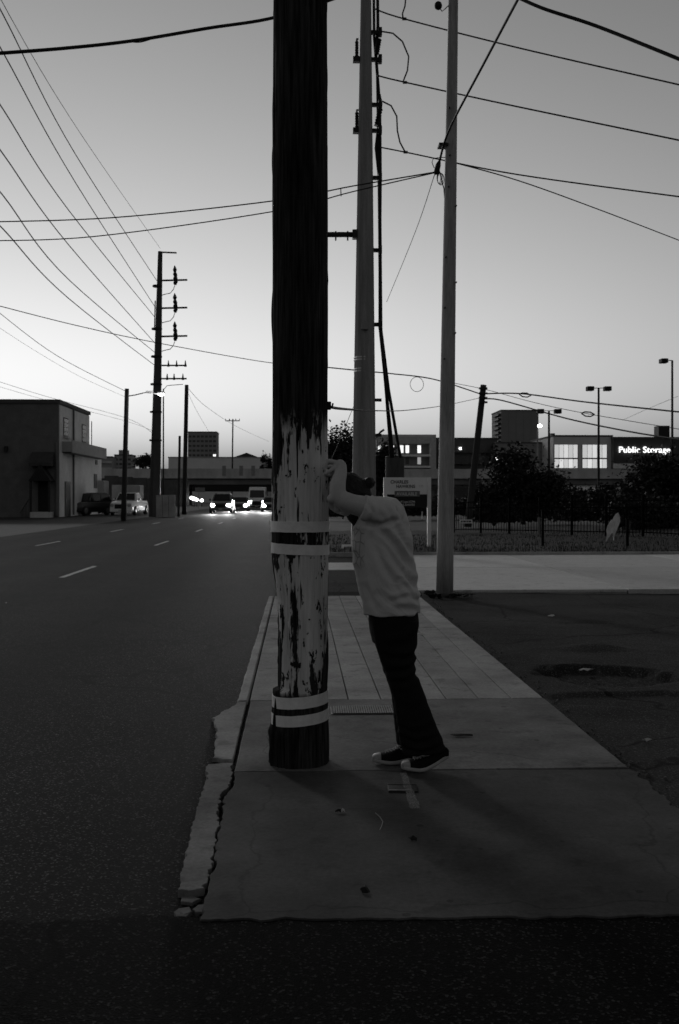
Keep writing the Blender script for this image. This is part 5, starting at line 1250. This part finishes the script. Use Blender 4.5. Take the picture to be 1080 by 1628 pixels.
wire([(-10, 604, 55), (80, 632, 60), (202, 665, 65), (245, 690, 75)], .012, 'upper thin wire crossing over the old building roof')
wire([(-10, 612, 55), (80, 638, 60), (202, 670, 65), (245, 686, 75)], .010, 'lower thin wire crossing over the old building roof')
wire([(298, 616, 84), (330, 648, 105), (380, 680, 150), (428, 702, 220)], .018, 'wire from the tall dark pole down towards the far crossarm pole')
wire([(298, 622, 84), (314, 655, 100), (332, 686, 150)], .014, 'short steep wire right of the tall dark pole')
wire([(-20, 86, 12), (100, 77, 12.5), (210, 65, 13), (330, 45, 13.5), (440, 27, 14), (560, -12, 14.5)], .022, 'thick twisted service cable crossing the upper left sky', 'cable', name='service_cable')
wire([(200, 65.5, 13), (222, 67, 13.05), (245, 61, 13.1), (275, 55.5, 13.2)], .008, 'loose loop of strand on the thick upper left cable', 'cable', name='cable_strand')
wire([(800, -16, 14), (860, 12, 13.5), (950, 42, 13), (1090, 98, 12)], .026, 'thick service cable in the upper right corner', 'cable', name='service_cable')
wire([(-20, 353, 17), (180, 346, 16.6), (430, 320, 16), (560, 296, 15.6), (690, 274, 15.2)], .010, 'upper of two wires from the left edge to the steel light pole')
wire([(-20, 383, 17), (150, 376, 16.7), (430, 337, 16), (560, 305, 15.6), (690, 275, 15.2)], .009, 'lower of two wires from the left edge to the steel light pole')
wire([(542, 300, 15.65), (542.5, 312, 15.65)], .008, 'tiny spacer between the two wires beside the striped pole', 'spacer', name='wire_spacer')
wire([(840, -32, 11), (770, 100, 13), (715, 205, 14.8), (699, 256, 15.1)], .017, 'steep guy cable from the upper right down to the steel light pole', 'cable', name='guy_cable')
wire([(691, 278, 15.2), (660, 370, 19), (615, 480, 26)], .006, 'hair-thin wire slanting down left of the steel light pole')
wire([(596, 14, 28), (643, 30, 28.1), (820, 75, 27), (1090, 137, 25)], .021, 'top of three phase wires right of the steel transmission pole')
wire([(600, 120, 28), (645, 131, 28.1), (820, 169, 27), (1090, 225, 25)], .021, 'middle of three phase wires right of the steel transmission pole')
wire([(604, 234, 28), (645, 242, 28.1), (820, 277, 27), (1090, 314, 25)], .019, 'bottom of three phase wires right of the steel transmission pole')
wire([(721, 258, 15.3), (830, 289, 17), (960, 336, 19), (1090, 386, 21)], .011, 'wire sagging right and down from the steel light pole')
wire([(521, 643, 6.0), (545, 650, 9), (600, 653, 20), (650, 652, 30), (710, 644, 42), (766, 632, 52)], .012, 'drooping cable from the striped pole to the leaning pole', 'cable', name='drop_cable')
wire([(520, 584, 50), (580, 590, 50), (622, 594, 50), (690, 603, 51), (766, 627, 52)], .030, 'dark cable from the steel pole to the leaning pole with a coil')
cc = W(663, 611, 50.5)
tag(MB().tube([cc + Vector((.34 * math.cos(a), .02 * math.sin(3 * a), .37 * math.sin(a))) for a in [i * math.pi / 14 for i in range(29)]], .014, 6).build('cable_coil', M_DARK, None, True), 'round coil of spare cable hanging from the dark cable', 'coil')
wire([(722, 609, 51), (775, 620, 52), (850, 640, 48), (930, 657, 45), (1090, 684, 40)], .014, 'thin wire with a loop right of the leaning pole')
wire([(771, 626, 52), (830, 626, 50), (930, 639, 46), (1090, 656, 40)], .034, 'upper dark cable running right from the leaning pole', 'cable', name='overhead_cable')
wire([(771, 634, 52), (800, 637, 50), (900, 665, 46), (1000, 686, 42), (1090, 700, 38)], .036, 'lower dark cable running right from the leaning pole', 'cable', name='overhead_cable')
for (px, py, d, lab) in ((835, 627.5, 50, 'small splice case on the upper dark cable'), (935, 658, 45, 'small loop case on the thin wire before the lamp post')):
    c = W(px, py, d); r_ = empty('splice_case', c, 0, lab, 'splice case')
    MB().tube([(-.3, 0, .02), (-.15, 0, .09), (.1, 0, .08), (.3, 0, -.03)], .03, 6).build('upper_loop', M_BLACK, r_); MB().tube([(-.3, 0, .02), (-.12, 0, -.1), (.12, 0, -.12), (.3, 0, -.03)], .03, 6).build('lower_loop', M_BLACK, r_)
wire([(1078, 630, 60), (1030, 650, 70), (990, 668, 90)], .012, 'faint wire at the right edge above the storage store')
wire([(565, 640, 40), (540, 700, 36), (521, 745, 33)], .010, 'thin guy wire slanting down left of the steel pole')
